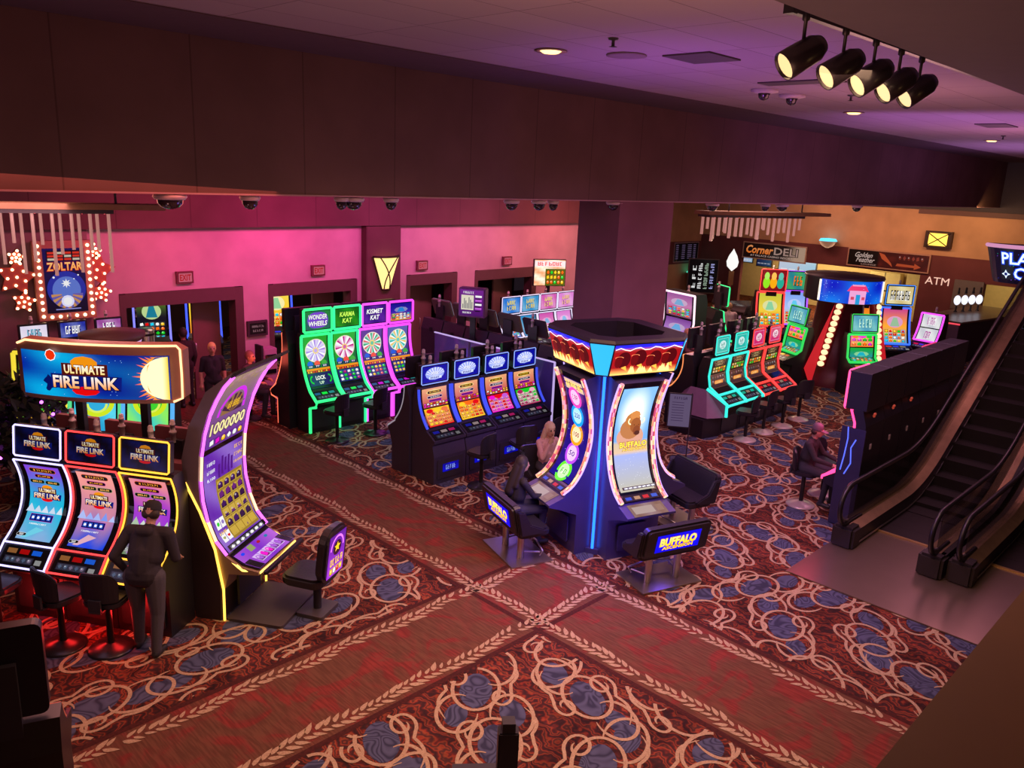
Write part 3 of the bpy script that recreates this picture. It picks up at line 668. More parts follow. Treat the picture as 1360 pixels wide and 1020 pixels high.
X0, X1, Y0, Y1 = 6.57, 8.20, 5.77, 7.19      # the two carpet walkways
def build_floor():
    m = MB(); xs = [-6, X0, X1, 40]; ys = [-4, Y0, Y1, 27]
    for i in range(3):
        for j in range(3):
            m.add([(xs[i], ys[j], 0), (xs[i+1], ys[j], 0), (xs[i+1], ys[j+1], 0), (xs[i], ys[j+1], 0)], [(0, 1, 2, 3)], 1 if (i == 1 or (j == 1 and i == 0)) else 0)
    for a in (X0, X1):
        for (p, q) in ((-4, Y0), (Y1, 27), (Y0, Y1)): m.add([(a-.035, p, .0015), (a+.035, p, .0015), (a+.035, q, .0015), (a-.035, q, .0015)], [(0, 1, 2, 3)], 4)
    for a in (Y0, Y1):
        for (p, q) in ((-6, X0), (X0, X1)): m.add([(p, a-.035, .0022), (p, a+.035, .0022), (q, a+.035, .0022), (q, a-.035, .0022)], [(0, 3, 2, 1)], 4)
    # leaf bands
    leaf = [(0, 0), (.022, .026), (.06, .034), (.105, .02), (.15, 0), (.105, -.014), (.06, -.018), (.022, -.012)]
    R = random.Random(5)
    def band(p0, d, L):
        nrm = (-d[1], d[0]); s = 0; k = 0
        while s < L:
            if int(s/1.05) % 2 == 0 and (s % 1.05) > .97: s += .08; continue
            wob = .028*sin(s*4.6)
            for side in (1, -1):
                a = side*(.45+.35*R.random()); off = wob+side*.008; sc = .75+.45*R.random(); ss = s+(.05 if side > 0 else 0)
                pts = [((x*cos(a)-y*side*sin(a))*sc+ss, (x*sin(a)+y*side*cos(a))*sc+off) for x, y in leaf]
                P = [(p0[0]+d[0]*x+nrm[0]*y, p0[1]+d[1]*x+nrm[1]*y, .005) for x, y in pts]
                m.add(P if side > 0 else P[::-1], [tuple(range(8))], 2)
            s += .098; k += 1
    for y in (Y0+.17, Y1-.17): band((-1, y), (1, 0), X1+.9)
    for x in (X0+.18, X1-.18): band((x, 1.2), (0, 1), 18)
    # scroll ribbons and blue islands
    def ok(x, y): return not (X0-.06 < x < X1+.06 or (Y0-.06 < y < Y1+.06 and x < X1))
    cnt = [0]
    def ribbon(pts, w, taper=True, closed=False):
        cnt[0] += 1; z = .0045+.0021*((cnt[0]*37) % 101)/101; n = len(pts)
        P = [Vector(p) for p in pts]; D = []; W = []
        for i in range(n):
            a = P[(i-1) % n] if closed else P[max(i-1, 0)]; b = P[(i+1) % n] if closed else P[min(i+1, n-1)]
            D.append((b-a).normalized()); e = min(i, n-1-i)/max(1, n*.16); W.append(w/2*(1 if (closed or not taper) else min(1, .25+.75*e)))
        for i in range(n if closed else n-1):
            j = (i+1) % n; (xa, ya), (xb, yb) = P[i], P[j]
            if not (ok(xa, ya) and ok(xb, yb)): continue
            m.add([(xa-D[i].y*W[i], ya+D[i].x*W[i], z), (xb-D[j].y*W[j], yb+D[j].x*W[j], z), (xb+D[j].y*W[j], yb-D[j].x*W[j], z), (xa+D[i].y*W[i], ya-D[i].x*W[i], z)], [(3, 2, 1, 0)], 2)
    def motif(cx, cy, a, fl, far, w):
        ca, sa = cos(a), sin(a); T = lambda x, y: (cx+x*ca-y*fl*sa, cy+x*sa+y*fl*ca); q = .6 if far else 1
        def el(x, y, rx, ry, a0=0, sw=360, n=30, grow=0.0): return [T(x+rx*(1-grow*i/(n*q))*cos(radians(a0+sw*i/int(n*q))), y+ry*(1-grow*i/(n*q))*sin(radians(a0+sw*i/int(n*q)))) for i in range(int(n*q)+(0 if sw == 360 else 1))]
        ribbon(el(0, 0, .36, .25), w, closed=True)
        ribbon(el(.40, .20, .33, .22, 200, -300), w); ribbon(el(-.42, -.17, .30, .21, 20, -290), w)
        # scroll that swings under the loop and ends in a spiral
        pts = [T(-.52+.52*k/10, -.28-.10*sin(pi*k/10)) for k in range(10)]+el(.16, -.22, .20, .15, 230, 430, 26, .62); ribbon(pts, w*.9)
        pts = [T(.52-.46*k/10, .34+.10*sin(pi*k/10)) for k in range(10)]+el(-.12, .27, .17, .12, 60, 400, 24, .62); ribbon(pts, w*.9)
        for (x, y, rx, ry, t0) in ((-.03, .0, .285, .175, .3), (.44, .21, .215, .135, -.3), (-.45, -.18, .18, .12, .5)):
            cnt[0] += 1; k = 18 if not far else 11; z = .001+.0022*((cnt[0]*53) % 97)/97
            P = [T(x+rx*cos(t)*(1+.08*cos(2*t+t0*3)), y+ry*sin(t+t0*.3)) for t in [2*pi*i/k for i in range(k)]]
            if all(ok(*p) for p in P): m.add([(p[0], p[1], z) for p in (P if fl > 0 else P[::-1])], [tuple(range(k))], 3)
    px, py = 1.22, .80; j = 0; y = -1.0
    while y < 24:
        x = -2.0+(j % 2)*px/2
        while x < 33:
            dist = sqrt(x*x+y*y); vis = abs(atan2(y, x)-yaw) < .66 and dist > 2.5 and (y < 16.9 or x < 16)
            if vis: motif(x+.1*sin(j*2.1), y+.08*sin(x*1.7), .5+.55*sin(j*1.3+x*.9), 1 if (int(x/px)+j) % 2 else -1, dist > 14, .040)
            x += px
        y += py; j += 1
    mats = [carpet_field(), carpet_walk(), carpet_plain('carpet_tan', (.37, .265, .155), (.50, .37, .23), 60), carpet_blue(), carpet_plain('carpet_edge', (.05, .015, .012), (.08, .02, .015))]
    o = m.build('floor', mats); struct(o); return o
build_floor()

# ------------------------------------------------------------------ room shell
def sbox(name, lo, hi, m, parent=None):
    b = MB(); b.box([(p+q)/2 for p, q in zip(lo, hi)], [q-p for p, q in zip(lo, hi)]); o = b.build(name, m, parent)
    if parent is None: struct(o)
    return o
YB = 8.6; ZB, ZC = 4.98, 6.56; XD = 33.6; YW = 17.2
PINK = panel_wall('wall_pink', (.58, .36, .42), 60, .75); MAROON = panel_wall('soffit_maroon', (.13, .06, .065), 1.5); BEAM = panel_wall('beam_brown', (.15, .085, .08), 1.3)
MAUVE = panel_wall('wall_mauve', (.3, .17, .19), 50); DKM = panel_wall('wall_dark_maroon', (.16, .05, .06), 40, axis='Y'); TANW = panel_wall('wall_tan', (.55, .32, .2), 40, axis='Y')
FRAME = mat('door_frame', (.11, .045, .05), .6); LEAFD = mat('door_leaf', (.21, .11, .085), .6, scale=3)
sbox('ceiling', (-8, -6, ZC), (40, YB+.02, ZC+.1), tile_ceiling())
sbox('wall_beam', (-10, YB, ZB), (37, YB+.35, ZC+.3), BEAM)
sbox('trim_1', (-10, YB-.012, ZB-.018), (37, YB+.36, ZB), mat('beam_edge', (.40, .22, .25), .6))
sbox('ceiling_low', (-10, YB+.3, ZB+.0), (40, 21.2, ZB+.1), mat('ceiling_low', (.2, .12, .13), .9))
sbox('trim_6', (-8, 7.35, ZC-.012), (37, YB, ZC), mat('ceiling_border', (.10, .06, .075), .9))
sbox('ceiling_balcony', (-8, -6, 6.2), (40, 2.18, 6.3), mat('balcony_soffit', (.07, .05, .045), .8))
sbox('trim_2', (-8, 2.14, 6.2), (40, 2.18, ZC), mat('balcony_soffit', (.07, .05, .045), .8))
# back wall with four door openings
doors = [(6.05, 8.75), (9.38, 11.84), (13.42, 15.22), (15.9, 18.5)]
m = MB(); zt = 2.62; xa = -10
def seg(a, b, z0, z1): m.box(((a+b)/2, YW+.1, (z0+z1)/2), (b-a, .2, z1-z0))
for (a, b) in doors: seg(xa, a, 0, ZB); seg(a, b, zt, ZB); xa = b
seg(xa, 22.6, 0, ZB); struct(m.build('wall_back', PINK))
YF = 20.8; sbox('wall_return', (22.5, YW+.2, 0), (22.6, YF, ZB), MAROON)
sbox('wall_back_left', (-10, YW-.12, 0), (5.5, YW, 3.97), MAUVE)
sbox('trim_3', (-10, YW-.3, 3.95), (21.0, YW, ZB), MAROON)
sbox('wall_pilaster_left', (11.98, YW-.22, 0), (13.05, YW, 3.96), MAROON)
sbox('wall_pilaster_right', (20.85, YW-.3, 0), (22.6, YW, ZB), MAROON)
sbox('wall_far_side', (22.6, YF, 0), (XD, YF+.1, 1.75), TANW); sbox('trim_5', (22.6, YF-.06, 1.75), (XD, YF+.1, 2.75), DKM); sbox('wall_far_upper', (22.6, YF, 2.75), (XD, YF+.1, ZB), TANW)
sbox('baseboard_back', (-10, YW-.14, 0), (6.0, YW-.12, .12), FRAME)
for i, (a, b) in enumerate(doors):
    d = MB(); y0, y1 = YW-.02, YW+.32
    d.box(((a+b)/2-.04, (y0+y1)/2, 2.47), (b-a-.32, y1-y0, .3)); d.box((a+.06, (y0+y1)/2, 1.3), (.12, y1-y0, 2.6)); d.box((b-.1, (y0+y1)/2, 1.3), (.2, y1-y0, 2.6))
    fr = struct(d.build('door_%d' % (i+1), [FRAME]))
    # leaf standing open inside on the right side
    lf = MB(); lf.box((b-.62 if i < 2 else b-.85, y1+.30, 1.15), (.75 if i < 2 else 1.1, .05, 2.3), R=Matrix.Rotation(radians(14), 3, 'Z')); l = lf.build('door_leaf', [LEAFD], fr)
    h = MB(); h.tube([(b-.95, y1+.16, 1.0), (b-.95, y1+.13, 1.02), (b-.95, y1+.13, 1.3), (b-.95, y1+.16, 1.32)], .014, 8); h.build('door_handle', [CHROME], l)
# room behind the doors
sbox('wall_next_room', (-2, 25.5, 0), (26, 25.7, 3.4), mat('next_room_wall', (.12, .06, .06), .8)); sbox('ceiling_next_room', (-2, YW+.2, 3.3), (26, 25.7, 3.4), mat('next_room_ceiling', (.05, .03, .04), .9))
# pillar
sbox('wall_pillar', (11.25, YB, 0), (12.85, YB+.9, ZB), panel_wall('pillar_maroon', (.21, .09, .12), 30))
# deli wall on the right
XW = XD
m = MB()
def segy(a, b, z0, z1): m.box((XW+.1, (a+b)/2, (z0+z1)/2), (.2, b-a, z1-z0))
segy(-6, 8.6, 2.2, 3.08); segy(8.6, 10.9, 0, 3.08); segy(10.9, 18.6, 2.28, 3.08); segy(18.6, 20.9, 0, 3.08); segy(5.2, 6.6, 0, 2.2); struct(m.build('wall_deli', DKM))
m = MB(); segy(-6, 20.9, 3.08, 4.75); struct(m.build('wall_deli_upper', TANW))
m = MB(); segy(-6, 20.9, 4.75, 6.7); struct(m.build('wall_deli_top', mat('upper_dark', (.06, .05, .07), .8)))
sbox('trim_4', (XW-.12, -6, 4.6), (XW, 11.3, 4.78), FRAME)
sbox('wall_deli_rear', (37.3, -6, 0), (37.5, 21, 3.3), mat('deli_rear', (.6, .43, .22), .8)); sbox('ceiling_deli', (XW+.2, -6, 3.2), (37.5, 21, 3.3), FRAME)
# balcony ledge the photographer stands behind
sbox('wall_balcony', (1.2, -3, 3.2), (16, .53, 3.9), mat('balcony_ledge', (.30, .14, .07), .55, scale=3)); sbox('floor_balcony', (-8, -6, 3.0), (16, -.3, 3.2), FRAME)

# ------------------------------------------------------------------ left pod of machines
UV, NV = Vector((.5446, -.8387)), Vector((-.8387, -.5446))
def pod(u, n, z=0): p = UV*u+NV*n; return (p.x, p.y, z)
TF = facing(NV.x, NV.y); TR = TF+pi
fire = [((.55, .5, 1), (.45, .2, .8), (.1, .65, .8), (.45, .6, .8), 'white'), ((1, .05, .05), (.95, .55, .5), (.75, .45, .55), (.02, .2, .85), 'red'), ((1, .45, .04), (.9, .5, .5), (.55, .15, .75), (.35, .5, .3), 'amber')]
for i, (lc, a, b, c, nm) in enumerate(fire):
    slot('slot_machine', 'curved screen machine edged in %s light below the fire sign, %s' % (nm, ['nearest the left edge', 'in the middle', 'capped man in front'][i]), pod(-7.02+.69*i, -7.63), TF, dict(w=.68, back=.16, led=lc, ledmode='deck', lr=.011, curve=arc((-.36, .95), (-.10, 1.86), .2, 18), deck=(-.54, .75, -.37, .93), sw=.46, lst=3.5,
         screens=[(.05, .95, lambda w, h, a=a, b=b, c=c, i=i: pic_fire_main(w, h, a, b, c, i))], buttons=[(.5, .3, .15), (.6, .02, .02), (.05, .3, .8)], top=dict(h=.38, y=-.06, z=2.1, tilt=.12, led=lc, pic=pic_fire_top, r=.03), zb=1.9), 'machines under the fire sign')
for i in range(3):
    slot('slot_machine', 'maroon backed machine turned away behind the fire sign machines, %s' % ['leftmost of three', 'middle of three', 'rightmost of three'][i], pod(-7.45+.72*i, -8.68), TR, dict(w=.68, back=.30, led=(.9, .2, .2), body=mat('maroon_back', (.26, .10, .11), .45),
         curve=arc((-.36, .95), (-.10, 1.60), .15), deck=(-.54, .75, -.37, .93), sw=.46, screens=[(.05, .95, lambda w, h: pic_scene(w, h, PU, MG, BL, 4))], top=dict(h=.42, y=-.02, z=1.84, w=.60, mat=mat('maroon_back', (.26, .10, .11), .45), pic=pic_fire_top), zb=1.66), 'rear machines of the left pod')
# overhead fire sign
t = thing('overhead_sign', 'wide curved overhead sign reading ULTIMATE FIRE LINK with glowing orange rim', 'sign', (3.22, 9.80, 0), -.7977)
def sgn(u, v, k, W=1.92, z0=2.56): x = u-W/2; return Vector((x, -.06-.16*(1-(x/(W/2))**2)-k, z0+v))
m = MB(); W, Hs = 1.92, .70; vs = []; n = 18
outl = []
for i in range(n+1):
    x = -W/2+W*i/n; e = abs(2*i/n-1); zr = .0 if e < .9 else (e-.9)/.1*.07
    outl.append((x, zr))
for (x, zr) in outl:
    yf = -.06-.16*(1-(x/(W/2))**2)
    for (y, z) in ((yf, 2.56+zr), (yf+.16, 2.56+zr), (yf+.16, 2.56+Hs-zr), (yf, 2.56+Hs-zr)): vs.append((x, y, z))
fs = [(4*i+k, 4*i+(k+1) % 4, 4*i+4+(k+1) % 4, 4*i+4+k) for i in range(n) for k in range(4)]+[(0, 1, 2, 3), (4*n+3, 4*n+2, 4*n+1, 4*n)]
m.add(vs, fs); m.build('frame', [mat('sign_brown', (.36, .17, .13), .45)], t)
pc = pic_fire_sign(1.72, .52); mb = MB(); pc.lay(mb, lambda u, v, k: sgn(u+.06, v+.05, k+.004)); mb.build('screen', [pix(1.0)], t)
m = MB(); m.tube([sgn(u, Hs-.015-(.05 if u < .05 else 0), .012) for u in [.02+1.84*i/16 for i in range(17)]]+[sgn(1.895, Hs-.06, .012), sgn(1.9, Hs*.5, .012), sgn(1.895, .06, .012), sgn(1.8, .02, .012)], .014, 6); m.build('light_strip', [led((1, .5, .25), 4)], t)
for sx in (-.42, .36):
    m = MB(); m.box((sx, .2, 1.6), (.09, .09, 2.1)); m.box((sx, .12, 2.75), (.14, .2, .3)); m.build('pole', [DARK], t)
# stools and players of the pod
RB = mat('stool_base_red', (.5, .03, .03), .35, .3)
def st_(P, rz, label, group): return (P, rz, label, group)
stool0 = make_stool('black swivel stool before the white edged machine of the left pod', (2.31, 9.05, 0), TF+pi, group='stools at the left pod')
stool0.rotation_euler.z = TF+pi-.35
dup(stool0, (2.68, 8.66, 0), TF+pi+.1, 'black swivel stool with glossy base left of the standing capped man', 'stools at the left pod')
dup(stool0, (1.86, 9.72, 0), TF+pi, 'black swivel stool cut off by the left edge of the photo', 'stools at the left pod')
person('standing man in dark cap and black hooded top bending over the amber edged machine', (2.98, 8.36, 0), facing(.75, .66), 'stand', top=(.024, .02, .026), legs=(.07, .065, .075), lean=.36, headdn=.28, arms=('fwd', 'pocket'), cap=(.02, .02, .025), hair='under', hood=True, build=1.2, vox=.009, legspread=.08)

# giant curved machine
CT = facing(.5446, -.8387)
t = thing('curved_slot_machine', 'giant curved purple slot machine with yellow glowing edges, seen from its side', 'slot machine', (4.26, 8.69, 0), CT)
shell = [(.30, 0), (-.04, 0), (-.04, .45), (.0, .74), (.03, .92), (.2, 1.38), (.36, 1.74), (.38, 2.0), (.27, 2.37), (.03, 2.78), (-.30, 3.03), (-.45, 3.1)]
scr = [(-.50, .72), (-.27, .75), (-.09, .86), (.04, 1.02), (.13, 1.25), (.18, 1.5), (.19, 1.75), (.165, 2.05), (.11, 2.32), (.03, 2.56), (-.06, 2.74), (-.16, 2.90), (-.28, 3.03)]
m = MB(); SG = mat('silver_grey_shell', (.22, .17, .2), .35, .3)
body = [(-.45, 3.08), (-.28, 3.10), (.05, 2.84), (.30, 2.40), (.41, 2.0), (.40, 1.72)]      # upper shell outline
m.prism_yz([(p[0]+.012, p[1]) for p in scr[4:]]+[(-.30, 3.09), (.05, 2.83), (.29, 2.4), (.40, 2.0), (.39, 1.72), (.22, 1.36)], -.5, .5); m.build('upper_shell', [SG], t)
m = MB(); m.prism_yz([(.32, 0), (.0, 0), (-.02, .40), (.02, .70), (.05, .92), (.22, 1.37), (.39, 1.72), (.42, 1.6), (.40, .4)], -.5, .5); m.build('lower_body', [mat('dark_brown_side', (.035, .022, .022), .5)], t)
m = MB(); m.prism_yz([(.05, .70), (-.02, .42), (-.06, .42), (-.12, .62), (-.5, .66), (-.5, .70), (-.27, .73), (-.09, .84), (.04, 1.0), (.12, 1.24), (.21, 1.34), (.05, .92)], -.48, .48); m.build('front_shell', [mat('front_tan', (.3, .2, .12), .5)], t)
m = MB(); m.rbox((0, -.42, .02), (.96, .72, .04), .04); m.build('foot_plate', [mat('foot_plate_brown', (.07, .055, .05), .6)], t)
for sx in (-1, 1):
    m = MB(); m.tube([(sx*.5, y, z) for y, z in [(-.05, .02), (-.055, .42), (-.0, .74), (.03, .92), (.2, 1.38), (.37, 1.72)]], .016, 6); m.build('edge_light', [led((1, .55, .07), 4.5)], t)
m = MB(); m.tube([(-.46, -.12, .80), (-.48, -.3, .70), (-.44, -.5, .68), (0, -.53, .68), (.44, -.5, .68), (.48, -.3, .70), (.46, -.12, .80)], .016, 6, 0); m.build('deck_light', [led((1, .62, .12), 4.5)], t)
for sx in (-1, 1):
    m = MB(); P = [(sx*.475, y-.012, z) for y, z in scr[2:]]; cols = [led((.75, .12, .9), 4), led((1, .6, .4), 3)]
    for k in range(len(P)-1): m.tube([P[k], P[k+1]], .019, 6, 1 if k in (1, 4) else 0)
    m.build('light_strip', cols, t)
sf, LL = curve_surf(scr, .88)
m = MB(); NN = 40; m.add([sf(u*.88, LL*k/NN, .002) for k in range(NN+1) for u in (0, 1)], [(2*k, 2*k+1, 2*k+3, 2*k+2) for k in range(NN)]); m.build('bezel', [GLASSY], t)
def pic_curve_low(w, h):
    p = Pic(w, h); p.grad(lambda u, v: mixc((.32, .1, .6), (.5, .35, .75), .5+.5*sin(u*6+v*11)), 10, 30)
    p.rect(w*.28, h*.08, w*.7, h*.62, (.55, .42, .12)); p.grid(w*.3, h*.1, w*.66, h*.58, 4, 6, [(.2, .05, .3), (.35, .1, .4), (.15, .04, .2)], (.75, .6, .2), 4)
    for k, (x, y, c) in enumerate(((.06, .24, GN), (.17, .24, (.5, .4, .7)), (.06, .1, (.6, .6, .3)), (.17, .1, RD))): p.rect(w*x, h*y, w*.1, h*.1, WH); p.circ(w*(x+.05), h*(y+.05), w*.03, c)
    p.text('~~~~', w*.14, h*.2, w*.2, h*.03, YE, BK)
    for k in range(3): p.text(['~~~~~', '~~~~~', '8,100'][k], w*.14, h*(.9-.08*k), w*.2, h*.035, WH, PU)
    for k in range(3): p.text(['~~~~', '~~~~~', '10,000'][k], w*.84, h*(.95-.08*k), w*.24, h*.035, YE, PU)
    for k in range(5): p.rect(w*(.3+.08*k), h*(.72+.02*(k % 3)), w*.05, h*(.14+.05*(k % 2)), (.25, .06, .45))
    p.rect(0, 0, w, h*.065, BK); p.grid(w*.04, h*.01, w*.9, h*.045, 7, 1, [WH], (.3, .3, .35), 3); return p
def pic_curve_top(w, h):
    p = Pic(w, h); p.grad(lambda u, v: mixc((.35, .15, .55), (.55, .45, .35), v), 8, 16); p.ring(w*.5, h*.38, w*.30, w*.36, (.8, .15, .9), 20, 0, pi, 1.2); p.ring(w*.5, h*.38, 0, w*.27, [(.2, .1, .2), (.5, .35, .2)], 12, 0, pi, 1.2)
    p.text('1000000', w*.5, h*.24, w*.9, h*.16, (.95, .9, .6), (.25, .1, .25), .03); p.text('~~~~~', w*.5, h*.5, w*.3, h*.1, YE, (.3, 0, .1))
    p.grid(w*.06, h*.02, w*.88, h*.1, 6, 1, [YE, MG, WH], (.3, .1, .45), 6)
    for k in range(6): p.circ(w*(.1+.16*k), h*(.86+.05*(k % 2)), w*.05, (.55, .45, .3))
    return p
for nm, s0, s1, fn in (('lower_screen', .155, .60, pic_curve_low), ('upper_screen', .625, .99, pic_curve_top)):
    pc = fn(.84, (s1-s0)*LL); mb = MB(); pc.lay(mb, lambda u, v, k, s0=s0: sf(u+.02, min(LL, v+s0*LL), k+.004)); mb.build(nm, [pix(.95)], t)
p = Pic(.84, LL*.135); p.grad(lambda u, v: mixc((.4, .1, .7), (.75, .4, .8), sin(u*9)*.5+.5), 2, 2); p.rect(0, LL*.085, .84, LL*.05, BK)
p.L = [q for q in p.L]; p.rect(0, 0, .12, LL*.085, BK); p.rect(.74, 0, .1, LL*.085, BK); p.grid(.16, LL*.015, .56, LL*.06, 5, 1, [(.6, .3, .8), MG], (.8, .65, .9), 2)
for k, c in enumerate(((.03, .2, .9), (.5, .55, .3), (.6, .05, .05), (.05, .4, .6))): p.circ(.12+.18*k, LL*.11, .035, c, .02) if k != 1 else p.rect(.25, LL*.095, .11, LL*.03, c)
mb = MB(); p.lay(mb, lambda u, v, k: sf(u+.02, v+.008, k+.004)); mb.build('button_deck', [pix(1.0)], t)
m = MB(); m.rbox((0, -.58, .70), (.96, .05, .04), .02, axis='z'); m.build('deck_lip', [BLACK], t)
m = MB(); m.box((.02, -.085, .30), (.5, .03, .42)); m.build('access_door', [DARK], t)
m = MB(); m.box((0, -.36, 3.085), (1.0, .22, .03), R=Matrix.Rotation(-.55, 3, 'X')); m.build('top_cap', [DARK], t)
# its chair with a picture on the back
t = thing('gaming_chair', 'black padded gaming chair with glowing purple picture on its back', 'chair', (4.83, 7.88, 0), CT+pi-.1)
m = MB(); m.rbox((0, .0, .025), (.42, .36, .05), .03); m.box((0, -.5, .012), (.3, .7, .024)); m.build('base', [mat('chair_base', (.07, .06, .055), .5)], t)
m = MB(); m.lathe([(.05, .05), (.05, .38), (.1, .39), (.1, .41)], n=14); m.build('pole', [DARK], t)
m = MB(); m.rbox((0, -.1, .47), (.52, .56, .13), .14, n=6); m.build('seat', [LEATHER], t, bevel=.03)
m = MB(); R = Matrix.Rotation(-.12, 3, 'X'); m.rbox((0, .2, .83), (.52, .13, .72), .2, axis='y', n=6, R=R); b_ = m.build('backrest', [LEATHER], t, bevel=.03)
p = Pic(.38, .56); p.grad(lambda u, v: mixc((.55, .15, .75), (.3, .08, .5), v), 6, 8); p.ring(.19, .36, .13, .155, (.9, .4, 1), 20, 0, pi, 1.15); p.circ(.19, .37, .1, (.15, .05, .12)); p.star(.19, .38, .07, YE); p.text('~~~~~', .19, .2, .3, .09, YE, (.3, 0, .2), .03, .2); p.grid(.04, .03, .3, .1, 4, 1, [YE, WH, RD], (.7, .5, .25), 8)
nn = R @ Vector((0, 1, 0)); uz = R @ Vector((0, 0, 1)); c = Vector((0, .2, .83))+nn*.068; mb = MB(); p.lay(mb, flat_surf(c+Vector((.19, 0, 0))-uz*.28, (-1, 0, 0), uz, nn)); mb.build('lit_picture', [pix(1.3)], t)
# ------------------------------------------------------------------ four sided tower with canopy
TC = Vector((9.28, 6.98, 0)); TA = radians(-18.5)
t = thing('slot_tower', 'tall blue glowing four sided machine tower with red picture canopy at the carpet crossing', 'slot machine tower', tuple(TC), TA)
BLB = mat('tower_blue_lit_black', (.05, .042, .13), .3, spec=.6)  # black body with the blue light falling on it mixed into its colour
m = MB(); a, c = .55, .13; oct_ = [(-a+c, -a), (a-c, -a), (a, -a+c), (a, a-c), (a-c, a), (-a+c, a), (-a, a-c), (-a, -a+c)]
m.prism_xy(oct_, 0, .08); m.prism_xy([(x*.93, y*.93) for x, y in oct_], .08, 2.78); m.build('core', [BLB], t)
def can(h, z, cc): return [(-h+cc, -h, z), (h-cc, -h, z), (h, -h+cc, z), (h, h-cc, z), (h-cc, h, z), (-h+cc, h, z), (-h, h-cc, z), (-h, -h+cc, z)]
lo, hi = can(.685, 2.72, .13), can(.825, 3.2, .25); hi2 = can(.805, 3.24, .24); inn = can(.56, 3.24, .18); inb = can(.56, 2.85, .18)
m = MB(); vs = lo+hi+hi2+inn+inb; fs = []
for r in range(4):
    for k in range(8): fs.append((8*r+k, 8*r+(k+1) % 8, 8*r+8+(k+1) % 8, 8*r+8+k))
fs += [tuple(range(32, 40)), tuple(range(7, -1, -1))]; m.add(vs, fs); cn = m.build('canopy', [BLACK], t)
def pic_herd(w, h, sd):
    p = Pic(w, h); R = random.Random(sd)
    p.grad(lambda u, v: mixc(mixc((1, .75, .35), (.5, .05, .06), min(1, v*4)), mixc((.35, .03, .05), (1, .7, .6), (v-.75)*5), max(0, v*4-2.9)) if v < .9 else (.1, .1, .8), 14, 12)
    for k in range(4):
        cx = w*(.16+.23*k); cy = h*(.5+.05*(k % 2)); p.circ(cx, cy, w*.1, (.22, .02, .03), h*.27, 14); p.circ(cx-w*.07, cy-h*.05, w*.055, (.3, .03, .03), h*.2, 12)
        p.ring(cx-w*.07, cy+h*.08, w*.05, w*.062, (1, .5, .3), 8, 0, pi, .8); p.poly([(cx-w*.02, cy-h*.25), (cx+w*.08, cy-h*.38), (cx+w*.05, cy-h*.2)], (1, .6, .2))
    for k in range(14): x = R.random()*w*.9; p.poly([(x, h*.06), (x+w*.03, h*(.2+.15*R.random())), (x+w*.08, h*.06)], (1, .8, .45))
    p.n += 1
    for k in range(14): p.L.append(([(w*k/14, h*(.86+.05*sin(k*1.7))), (w*(k+1)/14, h*(.86+.05*sin(k*1.7+1.7))), (w*(k+1)/14, h*(.89+.05*sin(k*1.7+1.7))), (w*k/14, h*(.89+.05*sin(k*1.7)))], (1, .85, .8), p.n))
    return p
for k in range(8):
    A, B, Cc, D = Vector(lo[k]), Vector(lo[(k+1) % 8]), Vector(hi[(k+1) % 8]), Vector(hi[k])
    n_ = (B-A).cross(D-A).normalized()
    if k % 2 == 0:
        pc = pic_herd(1, 1, k)
        def sq(u, v, kk, A=A, B=B, Cc=Cc, D=D, n_=n_): u = .01+.98*u; v = .04+.92*v; return (A.lerp(B, u)).lerp(D.lerp(Cc, u), v)+n_*(kk*.5)
        mb = MB(); pc.lay(mb, sq); mb.build('canopy_screen', [pix(1.7)], cn)
    else:
        m = MB(); e = n_*.004; m.add([A.lerp(Cc, .04)+e, B.lerp(D, .04)+e, Cc.lerp(A, .04)+e, D.lerp(B, .04)+e], [(0, 1, 2, 3)]); m.build('corner_panel', [mat('cyan_panel', (.02, .5, .8), em=(.02, .45, .85), st=1.1)], cn)
for k, (sx, sy) in enumerate(((-1, -1), (1, -1), (1, 1), (-1, 1))):
    q = (a-c/2)*.93; m = MB(); m.tube([(sx*(q+.012), sy*(q+.012), .06), (sx*(q+.012), sy*(q+.012), 2.74)], .02, 8); m.build('corner_light', [led((.012, .12, 1), 7)], t)
    m = MB()
    for dx, dy in ((1, 0), (0, 1)): pass
